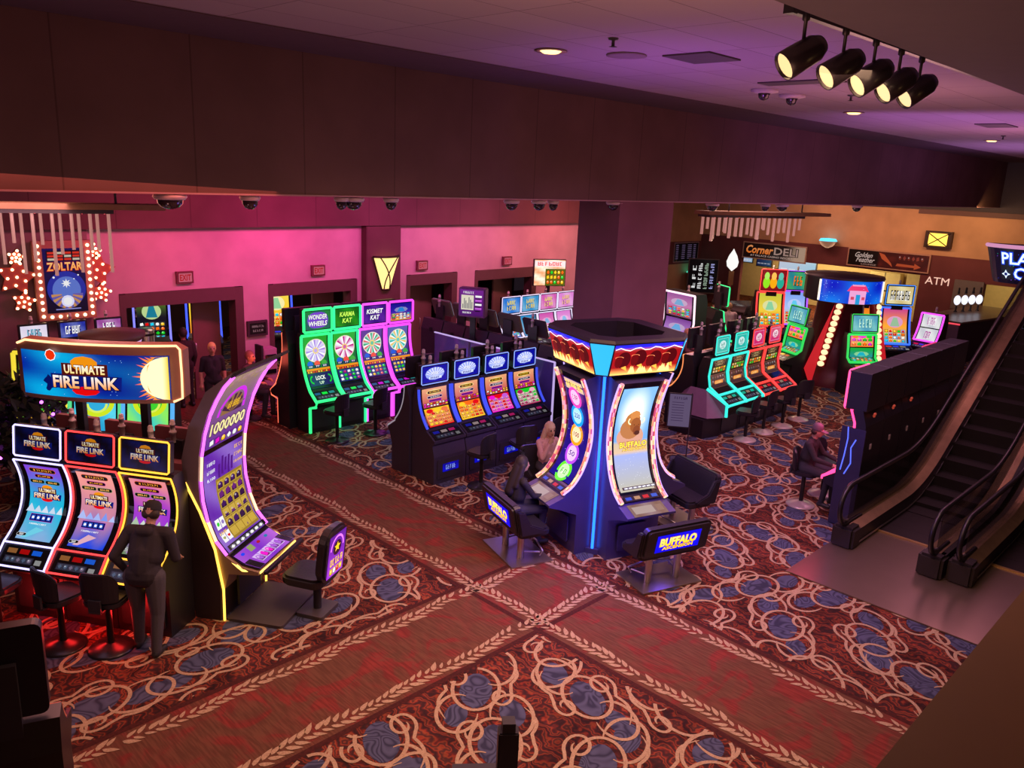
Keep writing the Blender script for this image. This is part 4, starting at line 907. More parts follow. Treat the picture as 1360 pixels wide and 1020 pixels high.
for k, rx in enumerate((0, pi/2, pi, -pi/2)):
    RM = Matrix.Rotation(rx, 4, 'Z'); y0 = -.50
    ky_ = [(-.46, .96), (-.30, 1.07), (-.16, 1.28), (-.07, 1.55), (-.04, 1.82), (-.07, 2.12), (-.14, 2.38), (-.24, 2.62)]
    def cr(i, t_):
        q = [ky_[max(0, min(7, i+j))] for j in (-1, 0, 1, 2)]
        return tuple(.5*(2*q[1][d]+(q[2][d]-q[0][d])*t_+(2*q[0][d]-5*q[1][d]+4*q[2][d]-q[3][d])*t_**2+(3*q[1][d]-q[0][d]-3*q[2][d]+q[3][d])*t_**3) for d in (0, 1))
    curve = [(lambda e: (y0+e[0], e[1]))(cr(i, j/4)) for i in range(7) for j in range(4)]+[(y0-.24, 2.62)]
    m = MB(); m.M = RM; m.prism_yz([(y0+.05, 0), (y0-.24, 0), (y0-.24, .62), (y0-.52, .74), (y0-.70, .80), (y0-.70, .83), (y0-.46, .92)]+[q for q in curve[1:]]+[(y0+.05, 2.70)], -.41, .41); st = m.build('station', [BLB], t)
    sf, LL = curve_surf(curve, .62); m = MB(); m.M = RM; m.add([sf(-.06+u*.74, LL*j/24, .002) for j in range(25) for u in (0, 1)], [(2*j, 2*j+1, 2*j+3, 2*j+2) for j in range(24)]); m.build('bezel', [GLASSY], t)
    w, h = .58, LL*.86
    p = Pic(w, h)
    if k == 3:
        p.grad(lambda u, v: mixc((.03, .02, .4), (.12, .02, .3), v), 4, 10); p.rect(w*.08, h*.88, w*.84, h*.11, (.75, .6, .5)); p.text('~~~~~~~', w*.5, h*.935, w*.74, h*.06, (.95, .8, .3), (.5, .3, .2))
        for j, (cc, tx) in enumerate((((.3, .9, .1), '~~'), ((.6, .2, .85), '50'), ((.95, .5, .05), '100'), ((.02, .5, .95), '250'), ((.85, .2, .6), '~~~'))):
            cy = h*(.06+.185*j); p.ring(w*.5, cy+h*.02, w*.21, w*.29, cc, 24); p.circ(w*.5, cy+h*.02, w*.21, mixc(cc, WH, .55)); p.text(tx, w*.5, cy+h*.02, w*.26, h*.05, mixc(cc, BK, .5), mixc(cc, WH, .8), .03)
        for j in range(24): p.circ(random.random()*w, random.random()*h, .006, (.6, .7, 1), n=6)
    else:
        def sky(u, v):
            if v < .36: return mixc((.6, .58, .5), (.5, .55, .8), v/.36)
            r = sqrt((u-.5)**2+((v-.72)*1.6)**2); c = mixc((.3, .5, .8), (.4, .6, .85), v); return mixc((1, .97, .85), c, (r-.12)*2.6) if v > .45 else mixc((.75, .62, .5), (.65, .6, .5), (v-.36)*8)
        p.grad(sky, 16, 36)
        for (x, y, rx_, ry_, cc) in ((.47, .50, .40, .11, (.72, .5, .42)), (.46, .58, .30, .10, (.6, .36, .2)), (.5, .66, .22, .08, (.62, .36, .16)), (.55, .71, .15, .045, (.7, .42, .2)), (.60, .61, .16, .075, (.5, .26, .12)), (.64, .56, .11, .05, (.42, .2, .1)), (.66, .535, .08, .022, (.25, .12, .08))): p.circ(w*x, h*y, w*rx_, cc, h*ry_, 18)
        p.ring(w*.46, h*.655, w*.07, w*.105, (.95, .85, .65), 8, 2.2, 2.4, 1.0); p.ring(w*.76, h*.655, w*.06, w*.095, (.95, .85, .65), 8, -1.6, 2.4, 1.0); p.circ(w*.55, h*.615, .007, (.05, .03, .02)); p.circ(w*.68, h*.615, .007, (.05, .03, .02))
        for j in range(40): x, y = random.random(), random.random(); p.circ(w*x, h*y*.36, .005, (.75, .75, .8), n=5)
        p.text('BUFFALO', w*.5, h*.44, w*.8, h*.055, (1, .8, .25), (.35, .12, .02), .03); p.text('ASCENSION', w*.52, h*.395, w*.7, h*.03, (.95, .75, .3), (.3, .1, .02), .03)
        p.rect(0, 0, w, h*.035, (.05, .05, .06)); p.grid(w*.04, h*.004, w*.92, h*.026, 7, 1, [WH], (.5, .5, .6), 2)
    mb = MB(); mb.M = RM; p.lay(mb, lambda u, v, kk: sf(.02+u, min(LL, v+LL*.09), kk+.004)); mb.build('screen', [pix(1.5)], t)
    p = Pic(w, .11); p.grad(lambda u, v: BK, 1, 1)
    for j, cc in enumerate(((.05, .25, .8), (.7, .5, .35), (.8, .08, .05), (.1, .3, .8))): p.rect(w*(.04+.25*j), .02, w*.17, .055, cc)
    mb = MB(); mb.M = RM; p.lay(mb, lambda u, v, kk: sf(.02+u, v+.005, kk+.004)); mb.build('bill_panel', [pix(.9)], t)
    d = Vector((.24, .09)).normalized(); p = Pic(.58, .24); p.grad(lambda u, v: mixc((.62, .5, .5), (.5, .35, .25), sin(u*9)*.5+.5), 6, 2); p.rect(.05, .05, .34, .14, (.75, .65, .6)); p.rect(.43, .06, .11, .12, (.6, .45, .35))
    mb = MB(); mb.M = RM; p.lay(mb, flat_surf((-.29, y0-.70, .835), (1, 0, 0), (0, d.x, d.y), (0, -d.y, d.x))); mb.build('button_deck', [pix(.7)], t)
    for sx in (-1, 1):
        m = MB(); m.M = RM; P = [(sx*.372, y-.025, z+.005) for y, z in curve]
        m.tube(P, .032, 8, 0); RR_ = random.Random(k*2+sx); pal_ = [(.75, .2, .12), (.9, .45, .2), (.5, .05, .12), (.85, .3, .4), (.95, .65, .4)]
        m.c = [RR_.choice(pal_) for _ in m.f]; m.build('light_strip', [pix(1.3)], t)
        m = MB(); m.M = RM; m.tube([(sx*.412, y-.02, z+.005) for y, z in curve], .012, 6, 0); m.build('edge_light', [led((.5, .35, 1), 3)], t)
    m = MB(); m.M = RM; m.rbox((0, y0-.275, .33), (.5, .02, .4), .03, axis='y'); m.build('belly_door', [BLB], t)
uvec = lambda k: Vector((sin(TA+[0, pi/2, pi, -pi/2][k]), -cos(TA+[0, pi/2, pi, -pi/2][k]), 0))
bl = ['black double bench with glowing yellow logo panel at the front of the tower', 'black double bench on the right of the tower turned towards it', 'black double bench behind the tower with the blonde woman on it', 'black double bench left of the tower with the dark haired woman on it']
for k in range(4):
    d = uvec(k); q = TC+d*1.48; buffalo_bench(bl[k], (q.x, q.y, 0), TA+[0, pi/2, pi, -pi/2][k]+pi)
d = uvec(3); q = TC+d*1.47+Vector((.05, .12, 0)); person('seated woman with long dark hair in black reaching for the tower deck', (q.x, q.y, 0), TA+pi/2, 'sit', top=(.014, .012, .018), legs=(.03, .03, .06), hair='long', haircol=(.018, .012, .015), arms=('reach', 'reach'), seat=.56, lean=.1, vox=.010, build=.95, scale=.97)
d = uvec(2); q = TC+d*1.40+Vector((-.12, .2, 0)); person('seated blonde woman in pale pink top on the far side of the tower', (q.x, q.y, 0), TA, 'sit', top=(.6, .33, .36), legs=(.05, .05, .08), hair='long', haircol=(.62, .42, .3), arms=('face', 'lap'), seat=.56, lean=.12, vox=.012, build=.92, scale=.97)

# ------------------------------------------------------------------ centre bank, double sided
cpal = [([RD, YE, (.9, .4, .2)], (.85, .6, .3), 'gold and red'), ([YE, ORG, RD], (.8, .55, .3), 'orange'), ([MG, RD, (.7, .3, .8)], (.85, .6, .65), 'pink'), ([(.6, .1, .3), GN, (.9, .6, .7)], (.8, .75, .7), 'pale pink and green')]
side_b = mat('bank_side', (.035, .03, .05), .4)
for i, (pal, bg, nm) in enumerate(cpal):
    s = slot('slot_machine', 'oval topper machine with %s reels, %s in the centre bank' % (nm, ['leftmost', 'second from left', 'third from left', 'rightmost'][i]), (8.96+.76*i, 10.6, 0), 0,
         dict(w=.74, back=.2, fy=-.42, fz=.5, body=side_b, curve=arc((-.2, .97), (.06, 1.62), .07), deck=(-.42, .80, -.2, .93), sw=.56, led=(.04, .07, .75), ledmode='sides', lr=.026, lst=2.0, dst=.45, zb=1.66,
         screens=[(.52, .99, lambda w, h, i=i: pic_pays(w, h, i)), (.02, .49, lambda w, h, pal=pal, bg=bg, i=i: pic_reels(w, h, pal, bg, i, 5, 4))], buttons=[(.05, .1, .7), (.7, .6, .6), (.8, .1, .4)],
         top=dict(h=.36, y=.08, z=1.87, w=.62, pic=pic_oval, led=(.25, .4, 1), lr=.009), belly=lambda w, h: pic_title(w, h, ['~~~~~'], ((.02, .03, .5), (.03, .05, .8)), (.5, .6, 1), (0, 0, .2)), candle=True), 'centre bank front machines')
for i in range(4):
    slot('slot_machine', 'machine turned away on the far side of the centre bank, %s' % ['leftmost', 'second from left', 'third from left', 'rightmost'][i], (8.92+.78*i, 11.02, 0), pi, dict(w=.76, back=.2, fy=-.30, fz=.5, body=side_b, curve=arc((-.2, .97), (.06, 1.62), .07), deck=(-.42, .80, -.2, .93), sw=.56, led=(.8, .75, .9), lr=.012, lst=.6, zb=1.66,
         ledmode='deck', screens=[(.05, .95, lambda w, h: pic_reels(w, h, [YE, RD], BL, 3))], top=dict(h=.38, y=.0, z=1.95, w=.6, pic=pic_oval)), 'centre bank rear machines')
for i, (x, y, rz) in enumerate(((9.2, 9.62, .2), (10.15, 9.55, -.3), (11.0, 9.6, .15))):
    dup(stool0, (x, y, 0), pi+rz, 'low dark stool tucked before the centre bank, %s' % ['nearest the red walkway', 'middle one of three', 'closest to the blonde woman'][i], 'stools at the centre bank')

# ------------------------------------------------------------------ green and magenta bank
gl = [((.03, .95, .22), (.1, .55, .1), (.6, .45, .85), (.75, .7, .9), ['WONDER', 'WHEELS'], 'green'), ((.03, .95, .28), (.1, .6, .1), (.7, .05, .45), (.9, .85, .9), ['KARMA', 'KAT'], 'green'), ((.8, .08, .85), (.3, .2, .5), (.1, .6, .4), (.85, .3, .3), ['KISMET', 'KAT'], 'magenta'), ((.8, .06, .8), (.3, .3, .6), (.1, .65, .6), (.9, .7, .3), ['LUCKY', 'SKY'], 'magenta')]
for i, (lc, bg, c1, c2, tx, nm) in enumerate(gl):
    tp = (lambda w, h: pic_title(w, h, ['WONDER', 'WHEELS'], ((.1, .45, .15), (.1, .3, .3)), WH, (.2, .05, .4), (.4, .2, .75))) if i == 0 else (lambda w, h: pic_title(w, h, ['KARMA', 'KAT'], ((.02, .3, .03), (.1, .5, .05)), (.75, 1, .3), (.02, .2, .02))) if i == 1 else (lambda w, h: pic_title(w, h, ['KISMET', 'KAT'], ((.15, .05, .4), (.3, .1, .55)), WH, (.2, 0, .35))) if i == 2 else (lambda w, h: pic_scene(w, h, (.05, .04, .45), (.15, .1, .6), (.9, .55, .2), 5))
    slot('slot_machine', 'tall %s lit machine with big wheel picture, %s' % (nm, ['purple oval title, left end of its bank', 'yellow green title on its topper', 'white title on its topper', 'night sky topper at the right end'][i]), (8.76+.70*i, 14.23, 0), 0,
         dict(w=.68, back=.16, led=lc, ledmode='full', lr=.03, lst=2.6, curve=arc((-.30, .92), (-.02, 1.98), .10, 16), deck=(-.56, .74, -.31, .88), sw=.54, zb=2.05, st=1.0,
         screens=[(.01, .99, lambda w, h, bg=bg, c1=c1, c2=c2, i=i: pic_wheel(w, h, bg, c1, c2, i+1))], buttons=[(.1, .3, .5), lc, (.1, .5, .5)], top=dict(h=.48, y=-.06, z=2.31, w=.67, d=.14, pic=tp, led=lc, lr=.028, fill=.84), candle=False), 'wheel machines with glowing edges')
for i in range(4):
    slot('slot_machine', 'orange edged machine turned away behind the wheel bank, %s' % ['left end', 'second from left', 'third from left', 'right end'][i], (8.62+.70*i, 14.62, 0), pi, dict(w=.68, back=.16, led=(1, .16, .08), ledmode='full', lr=.014, lst=3, curve=arc((-.34, .92), (-.06, 1.98), .10, 12), deck=(-.60, .70, -.35, .86), fy=-.3, sw=.5, zb=2.05,
         screens=[(.01, .99, lambda w, h: pic_wheel(w, h, (.5, .2, .2), RD, YE, 5))], top=dict(h=.46, y=.0, z=2.28, w=.67, d=.12, pic=pic_oval), candle=False), 'wheel machines facing the doors')
for i, (x, y, rz) in enumerate(((8.62, 13.22, .3), (9.5, 13.15, .25))):
    dup(stool0, (x, y, 0), pi+rz, 'black stool in green glow, %s' % ['left one before the wheel machines', 'right one before the wheel machines'][i], 'stools at the wheel machines')
    
# ------------------------------------------------------------------ partition and the row of machines turned away behind it
t = thing('glass_partition', 'low dark glass partition with white lit rim behind the centre bank', 'partition', (11.9, 0, 0))
m = MB(); m.box((0, 12.3, .87), (.03, 3.7, 1.70)); m.build('pane', [mat('partition_glass', (.10, .08, .24), .15, spec=.6)], t)
m = MB(); m.box((0, 12.3, 1.73), (.04, 3.74, .025)); m.box((0, 10.43, .87), (.04, .025, 1.72)); m.build('lit_rim', [led((.65, .5, .95), 1.4)], t)
m = MB()
for y in (11.7, 12.95): m.box((0, y, .85), (.05, .05, 1.7))
m.build('post', [DARK], t)
backm = mat('machine_back', (.04, .03, .05), .4)
tops = [None, 'a', 'b', None, 'c', 'd', 'e']
bn = ['rightmost, nearest the tower', 'second from the tower', 'third from the tower', 'in the middle of the row', 'third from the left end', 'second from the left end', 'at the left end']
for i in range(7):
    s = slot('slot_machine', 'dark slot machine turned away behind the lit partition, %s' % bn[i], (12.75, 10.25+.78*i, 0), pi/2, dict(w=.74, back=.34, body=backm, led=(.9, .1, .2) if i < 2 else (.3, .2, .6), lr=.008, lst=1.2, curve=arc((-.2, .97), (.1, 1.72), .07), deck=(-.42, .80, -.2, .93), sw=.56, zb=1.86,
         screens=[(.05, .95, lambda w, h: pic_reels(w, h, [YE, RD, MG], BL, 3))], top=dict(h=.40, y=-.02, z=2.12, w=.66, d=.06, tilt=.35, mat=backm if i < 3 else mat('topper_olive', (.12, .11, .09), .3), pic=lambda w, h: pic_oval(w, h), led=[(1, .25, .1), (1, .5, .3), (.7, .6, .5), (.3, .35, .5)][min(3, i)], lr=.008), candle=i % 2 == 0), 'turned away machines behind the partition')
    m = MB(); m.rbox((.0, .345, 1.62), (.1, .012, .1), .02, axis='y'); m.build('lock_plate', [BLACK], s)
t = thing('information_display', 'purple framed upright display with a pale chart above the turned away machines', 'display', (12.2, 13.25, 0), facing(-.86, -.5))
m = MB(); m.box((0, .1, 1.2), (.12, .08, 2.4)); m.build('post', [DARK], t)
m = MB(); m.box((0, .08, 2.52), (.62, .26, .66)); m.build('case', [mat('purple_case', (.2, .05, .22), .4)], t, bevel=.02)
p = Pic(.54, .58); p.grad(lambda u, v: mixc((.25, .05, .35), (.4, .12, .5), v), 4, 4); p.text('~~~~~~~', .2, .52, .26, .05, WH); p.rect(.03, .13, .29, .33, (.85, .82, .72)); p.n += 1
for k in range(7): p.rect(.06+.036*k, .16, .02, .1+.18*((k*5) % 7)/7, (.35, .35, .4))
for k in range(4): p.rect(.36, .42-.09*k, .15, .045, WH if k % 2 == 0 else (.7, .3, .8)); p.rect(.36, .375-.09*k, .12, .02, BK)
p.text('~~~~~~~~', .17, .07, .2, .04, WH); panel('screen', p, (-.27, -.055, 2.23), (1, 0, 0), (0, 0, 1), (0, -1, 0), t, .9)
# ------------------------------------------------------------------ colour bank by the back wall
cb = [((.05, .35, .75), (.9, .8, .2), 'blue and yellow'), ((.08, .45, .7), (.9, .75, .2), 'teal and yellow'), ((.75, .25, .6), (.9, .8, .3), 'pink and yellow'), ((.8, .4, .75), (.9, .7, .3), 'pale pink')]
for i, (a, b, nm) in enumerate(cb):
    slot('slot_machine', 'two screen machine with %s pictures in the far bank by the back wall' % nm, (15.75+.76*i, 15.55, 0), 0, dict(w=.74, led=(.8, .75, 1), lr=.014, lst=2, curve=arc((-.2, .95), (.05, 1.52), .05), screens=[(.03, .97, lambda w, h, a=a, b=b, i=i: pic_scene(w, h, a, mixc(a, WH, .3), a, i+2))], zb=1.58,
        top=dict(h=.50, y=.0, z=1.85, w=.74, pic=lambda w, h, a=a, b=b: pic_title(w, h, ['~~~~', '~~~~'], (a, mixc(a, WH, .35)), b, mixc(a, BK, .6)), led=(.8, .75, 1), lr=.012)), 'far colour bank')
t = thing('lit_sign', 'white and red lit sign above the far colour bank with a small jungle picture', 'sign', (18.1, 16.3, 0), facing(-.5, -.86))
m = MB(); m.box((0, .06, 1.1), (.1, .1, 2.2)); m.build('post', [DARK], t); m = MB(); m.box((0, 0, 2.55), (1.0, .12, .8)); m.build('case', [DARK], t)
p = Pic(.96, .76); p.grad(lambda u, v: mixc((1, .95, .85), (.95, .5, .3), .5+.5*sin(u*7+v*13)), 8, 8); p.rect(0, .56, .96, .17, (.95, .8, .8)); p.text('~~~~~~~', .48, .645, .8, .11, (.85, .15, .15)); p.rect(.34, 0, .62, .5, (.25, .3, .05)); p.grid(.37, .03, .56, .44, 5, 3, [GN, YE, ORG], (.3, .25, .05), 5)
panel('screen', p, (-.48, -.062, 2.17), (1, 0, 0), (0, 0, 1), (0, -1, 0), t, 1.2)
for i in range(2):
    slot('slot_machine', 'far pink edged machine with small cyan topper, %s' % ['left one of the pair', 'right one touching the pillar edge'][i], (19.5+.85*i, 15.9-.1*i, 0), facing(-.5, -.86), dict(w=.74, led=(1, .2, .6), lr=.018, lst=3, screens=[(.02, .48, lambda w, h, i=i: pic_reels(w, h, [RD, YE, ORG], (.5, .2, .1), i)), (.52, .98, lambda w, h, i=i: pic_reels(w, h, [YE, RD, WH], (.5, .25, .1), i+4))], top=dict(h=.34, y=.2, z=1.95, w=.5, pic=pic_oval, led=(.3, .8, .9))), 'pink edged far pair')
# ------------------------------------------------------------------ cyan and red bank on the right
for i, (lc, nm, pos) in enumerate((((.03, .75, .62), 'turquoise', 'at the left end of its bank'), ((.03, .75, .6), 'turquoise', 'next to the red edged ones'), ((1, .05, .04), 'red', 'next to the turquoise edged ones'), ((1, .05, .05), 'red', 'at the right end of its bank'))):
    tc = (.1, .65, .6) if i < 2 else (.75, .1, .35)
    s = slot('slot_machine', '%s edged machine with two stacked screens %s' % (nm, pos), (15.68+.80*i, 8.95, 0), 0, dict(w=.78, back=.25, fy=-.4, fz=.45, led=lc, ledmode='deck', lr=.028, lst=2.4, curve=[(-.28, .88), (-.05, 1.02), (.0, 1.25), (-.04, 1.62)], deck=(-.55, .70, -.30, .86), sw=.60, zb=1.66, st=.9,
        screens=[(.22, .60, lambda w, h, i=i: pic_dark_reels(w, h, i)), (.62, .98, lambda w, h, i=i: pic_dark_pays(w, h, i))], buttons=[lc, (.6, .5, .4), lc], dst=.6,
        top=dict(h=.42, y=-.02, z=1.92, w=.56, pic=lambda w, h, tc=tc: pic_badge(w, h, tc), led=lc, lr=.014)), 'right bank front machines')
    if i == 0:
        m = MB(); m.prism_xy([(-.39, -.42), (-.9, -.30), (-.9, .55), (-.39, .68)], 0, .42); m.build('end_base', [BLACK], s)
        m = MB(); m.add([(-.40, -.52, .44), (-.80, -.32, .44), (-.80, .5, .44), (-.40, .68, .44), (-.40, -.50, .72), (-.55, -.1, 1.0), (-.55, .3, 1.0), (-.40, .66, .74)], [(0, 1, 2, 3), (0, 4, 5, 1), (1, 5, 6, 2), (2, 6, 7, 3), (4, 7, 6, 5), (0, 3, 7, 4)]); m.build('end_panel', [mat('mauve_panel', (.22, .12, .2), .5)], s)
        m = MB(); m.tube([(-.40, -.55, .46), (-.42, -.55, .74), (-.54, -.1, 1.02)], .035, 8); m.build('end_light', [led((.03, .75, .62), 2.4)], s)
for i in range(4):
    slot('slot_machine', 'machine turned away behind the turquoise and red bank, %s' % ['leftmost', 'second from left', 'third from left', 'rightmost'][i], (15.6+.82*i, 9.52, 0), pi, dict(w=.78, back=.25, fy=-.4, fz=.45, led=(1, .3, .1), ledmode='deck', lr=.014, lst=2, curve=arc((-.28, .88), (-.04, 1.62), .1), deck=(-.55, .70, -.30, .86), zb=1.66, screens=[(.05, .95, lambda w, h: pic_reels(w, h, [YE, RD], BL, 3))], top=dict(h=.46, y=.0, z=2.0, w=.62, pic=pic_oval)), 'right bank rear machines')
stool1 = dup(stool0, (0, 0, 0), 0, 'x', 'y')
for ch in stool1.children:
    if ch.name.startswith('base'): ch.data = ch.data.copy(); ch.data.materials[0] = mat('stool_base_pale', (.55, .48, .42), .3, .3)
for i, (x, y) in enumerate(((15.5, 8.02), (16.35, 8.05), (17.15, 8.0), (18.0, 8.02))):
    dup(stool1, (x, y, 0), pi+[.3, .1, -.2, -.5][i], 'black stool before the turquoise and red bank, %s' % ['leftmost', 'second from left', 'third from left', 'rightmost with its seat turned out'][i], 'stools at the turquoise and red bank')
t = thing('sign_stand', 'thin black sign stand holding a pale lilac notice behind the tower', 'sign', (12.62, 7.9, 0), facing(-.8, -.6))
m = MB(); m.lathe([(.16, 0), (.16, .015), (.02, .03)], n=16); m.build('base', [DARK], t); m = MB(); m.tube([(.2, 0, .02), (.2, 0, 1.55)], .012, 6); m.tube([(0, 0, .03), (.2, 0, .03)], .012, 6); m.build('pole', [DARK], t)
p = Pic(.40, .62); p.grad(lambda u, v: (.5, .42, .6), 2, 2); p.text('~~~~~~', .2, .55, .24, .05, (.2, .1, .3))
for k in range(8): p.rect(.05, .46-.05*k, .22+.08*((k*3) % 3)/2, .012, (.3, .22, .4))
m = MB(); m.box((0, .012, 1.2), (.44, .02, .66)); m.build('board', [DARK], t); panel('notice', p, (-.2, -.002, .89), (1, 0, 0), (0, 0, 1), (0, -1, 0), t, .35)

# ------------------------------------------------------------------ house tower with bulb columns
HC = Vector((22.60, 9.30, 0)); HA = facing(-.717, -.697)
t = thing('house_tower', 'round machine tower with blue canopy showing a pink house and two bulb lit columns', 'slot machine tower', tuple(HC), HA)
m = MB(); m.lathe([(1.0, 0), (1.0, .5), (.75, .55), (.62, 2.3), (.85, 2.32), (.85, 2.4)], n=24); m.build('core', [mat('house_red_core', (.12, .02, .03), .4)], t)
m = MB(); m.lathe([(.98, 2.36), (1.02, 2.38), (1.02, 2.98), (1.06, 3.0), (1.04, 3.06), (.2, 3.1), (.01, 3.1)], n=32); cn = m.build('canopy', [mat('canopy_dark', (.05, .03, .05), .4)], t)
p = Pic(1.96, .60); p.grad(lambda u, v: mixc((.02, .08, .65), (.05, .4, .85), .5+.5*sin(u*9)*cos(v*4)), 24, 6)
for k in range(40): p.circ(random.random()*1.9+.03, random.random()*.55+.02, .008, (.5, .8, 1), n=6)
p.rect(.77, .0, .42, .36, (.85, .55, .75)); p.poly([(.70, .34), (1.26, .34), (1.16, .50), (.80, .50)], (.85, .15, .35)); p.rect(.82, .48, .32, .04, (.9, .5, .65)); p.rect(.93, 0, .11, .26, (.1, .5, .75))
for x in (.81, 1.08): p.rect(x, .12, .08, .08, (.75, .2, .3))
mb = MB()
def cyl(u, v, k, r=1.022): a = -pi/2+(u-.98)/1.02; return Vector(((r+k)*cos(a), (r+k)*sin(a), 2.38+v))
p.lay(mb, cyl); mb.build('canopy_screen', [pix(1.1)], cn)
m = MB()
for sg in (-1, 1):
    a = -pi/2+sg*.98; m.lathe([(.03, 2.40), (.03, 2.96)], (1.03*cos(a), 1.03*sin(a), 0), 8)
m.build('canopy_light', [led((1, .9, .7), 2.5)], cn)
for sg, a0, a1 in ((-1, -.36, -.62), (1, .80, .92)):
    a = -pi/2+a1; b = -pi/2+a0; P0 = Vector((.92*cos(b), .92*sin(b), 2.36)); P1 = Vector((1.14*cos(a), 1.14*sin(a), .62)); m = MB(); m.tube([P0, P1], .13, 4); cl_ = m.build('bulb_column', [mat('house_red', (.5, .02, .03), .3)], t)
    for k in range(11):
        m = MB(); q = P0.lerp(P1, (k+.5)/11)+Vector((cos(a), sin(a), .1))*.10; m.ell(q, (.095, .095, .075), 10); m.build('bulb', [led((1, .72, .4), 2.4)], cl_)
    m = MB(); m.add([P1+Vector((sg*.12, 0, .1)), P1+Vector((sg*.42, .1, -.1)), P1+Vector((sg*.22, 0, -.6)), P0+Vector((sg*.16, 0, 0))], [(0, 2, 1), (0, 1, 3), (1, 2, 3), (0, 3, 2)]); m.build('red_fin', [mat('red_fin', (.6, .02, .03), em=(.9, .02, .03), st=.5)], t)
for k, (aa, nm) in enumerate(((0.14, 'facing the photographer'), (-1.25, 'turned to the left'))):
    a = HA+aa; d = Vector((sin(a), -cos(a), 0)); q = HC+d*1.35
    slot('slot_machine', 'green slot machine on the house tower %s' % nm, (q.x, q.y, 0), a, dict(w=.82, back=.3, led=(.03, .8, .12), lr=.035, lst=1.6, curve=[(-.2, .90), (-.05, 1.0), (-.02, 1.25), (.05, 1.60)], screens=[(.02, .56, lambda w, h: pic_scene(w, h, (.05, .6, .15), (.1, .5, .5), (.03, .55, .08), 3)), (.6, .99, lambda w, h: pic_reels(w, h, [ORG, MG, GN], (.85, .7, .3), 2, 4, 2))], buttons=[(.7, .4, .1), YE, (.8, .1, .1)],
        top=dict(h=.50, y=.02, z=1.92, w=.78, pic=lambda w, h: pic_title(w, h, ['~~~~'], ((.2, .5, .65), (.4, .7, .7)), (.7, .9, .8), (.1, .4, .45)), led=(.03, .8, .12), tilt=.15), deck=(-.62, .74, -.22, .86), candle=False), 'green machines on the house tower')
# ------------------------------------------------------------------ far machines around
def far(label, x, y, f, lc, scr, top, w=.8, group='far machines on the right', **k):
    k.setdefault('curve', arc((-.2, .95), (.1, 1.75), .06, 8)); k.setdefault('zb', 1.8)
    return slot('slot_machine', label, (x, y, 0), facing(*f), dict(w=w, led=lc, lr=.03, lst=2.5, screens=scr, top=top, **k), group)
F1 = (-.717, -.697)
def cands(w, h):
    p = Pic(w, h); p.grad(lambda u, v: (.45, .04, .08), 2, 2)
    for k, c in enumerate(((.5, .85, .1), (.95, .6, .05), (.1, .6, .5))): p.circ(w*(.2+.3*k), h*.38, w*.15, c, h*.3); p.circ(w*(.2+.3*k), h*.72, w*.11, mixc(c, WH, .25), h*.2)
    return p
far('tall red edged machine with three round shapes on its topper and yellow green screen', 24.5, 12.35, F1, (1, .05, .05), [(.0, 1, lambda w, h: pic_scene(w, h, (.7, .7, .2), (.9, .75, .2), (.8, .35, .05), 11))], dict(h=.72, y=0, z=2.42, pic=cands, led=(1, .05, .05), lr=.02), w=.9, curve=arc((-.2, .95), (.1, 2.0), .06, 8), zb=2.05)
far('tall purple edged machine right of the three shapes topper one', 25.6, 12.05, F1, (.35, .08, .9), [(.0, 1, lambda w, h: pic_scene(w, h, (.4, .55, .9), (.6, .7, .9), (.85, .65, .2), 12))], dict(h=.66, y=0, z=2.38, pic=lambda w, h: pic_title(w, h, ['~~~'], ((.1, .4, .5), (.2, .6, .3)), ORG, (.1, .3, .1)), led=(.35, .08, .9)), w=.85, curve=arc((-.2, .95), (.1, 2.0), .06, 8), zb=2.05)
far('red edged machine half hidden behind the right bulb column', 24.75, 9.45, F1, (1, .06, .1), [(.0, 1, lambda w, h: pic_scene(w, h, (.9, .4, .1), (.95, .6, .1), (.8, .3, .1), 13))], dict(h=.62, y=0, z=2.36, pic=lambda w, h: pic_title(w, h, ['~~~~'], ((.6, .1, .2), (.7, .2, .5)), YE, (.3, .02, .05)), led=(1, .06, .1)), w=.85, curve=arc((-.2, .9), (.1, 1.95), .06, 8), zb=2.0)
far('blue edged machine with orange picture right of the house tower', 25.4, 8.72, F1, (.04, .15, 1), [(.0, 1, lambda w, h: pic_scene(w, h, (.7, .2, .5), (1, .6, .15), (.2, .5, .8), 14))], dict(h=.62, y=0, z=2.36, pic=lambda w, h: pic_title(w, h, ['~~~~~~~'], ((.75, .65, .4), (.85, .8, .6)), (.05, .03, .02), WH, None, 0), led=(.04, .25, 1)), w=.9, curve=arc((-.2, .9), (.1, 1.95), .06, 8), zb=2.0)
far('magenta edged machine with white screens left of the bar counter', 26.6, 8.1, (-.95, .1), (.9, .08, .9), [(.0, .48, lambda w, h: pic_title(w, h, ['~~'], ((.7, .7, .75), (.85, .85, .85)), (.6, .1, .5), WH)), (.52, 1, lambda w, h: pic_title(w, h, ['~~~'], ((.7, .7, .75), (.85, .85, .85)), (.6, .1, .5), WH))], None, w=.7)
far('white framed machine with split screen left of the turquoise bank, seen steeply', 19.6, 12.6, (-.97, .25), (1, .7, .85), [(.0, .48, lambda w, h: pic_scene(w, h, (.4, .2, .5), (.6, .4, .7), (.3, .15, .3), 5)), (.52, 1, lambda w, h: pic_scene(w, h, (.5, .25, .5), (.7, .4, .6), (.4, .2, .3), 6))], None, w=1.3, curve=[(-.15, .95), (.0, 1.5), (-.0, 1.55), (-.05, 2.3)], zb=2.35)
far('black machine seen from behind with green lit edges left of the deli people', 21.1, 12.2, (.85, -.5), (.03, .85, .25), [(.0, 1, lambda w, h: pic_scene(w, h, GN, CY, GN, 8))], dict(h=.55, y=0, z=2.2, pic=pic_oval, led=(.03, .85, .25), lr=.03), ledmode='full')
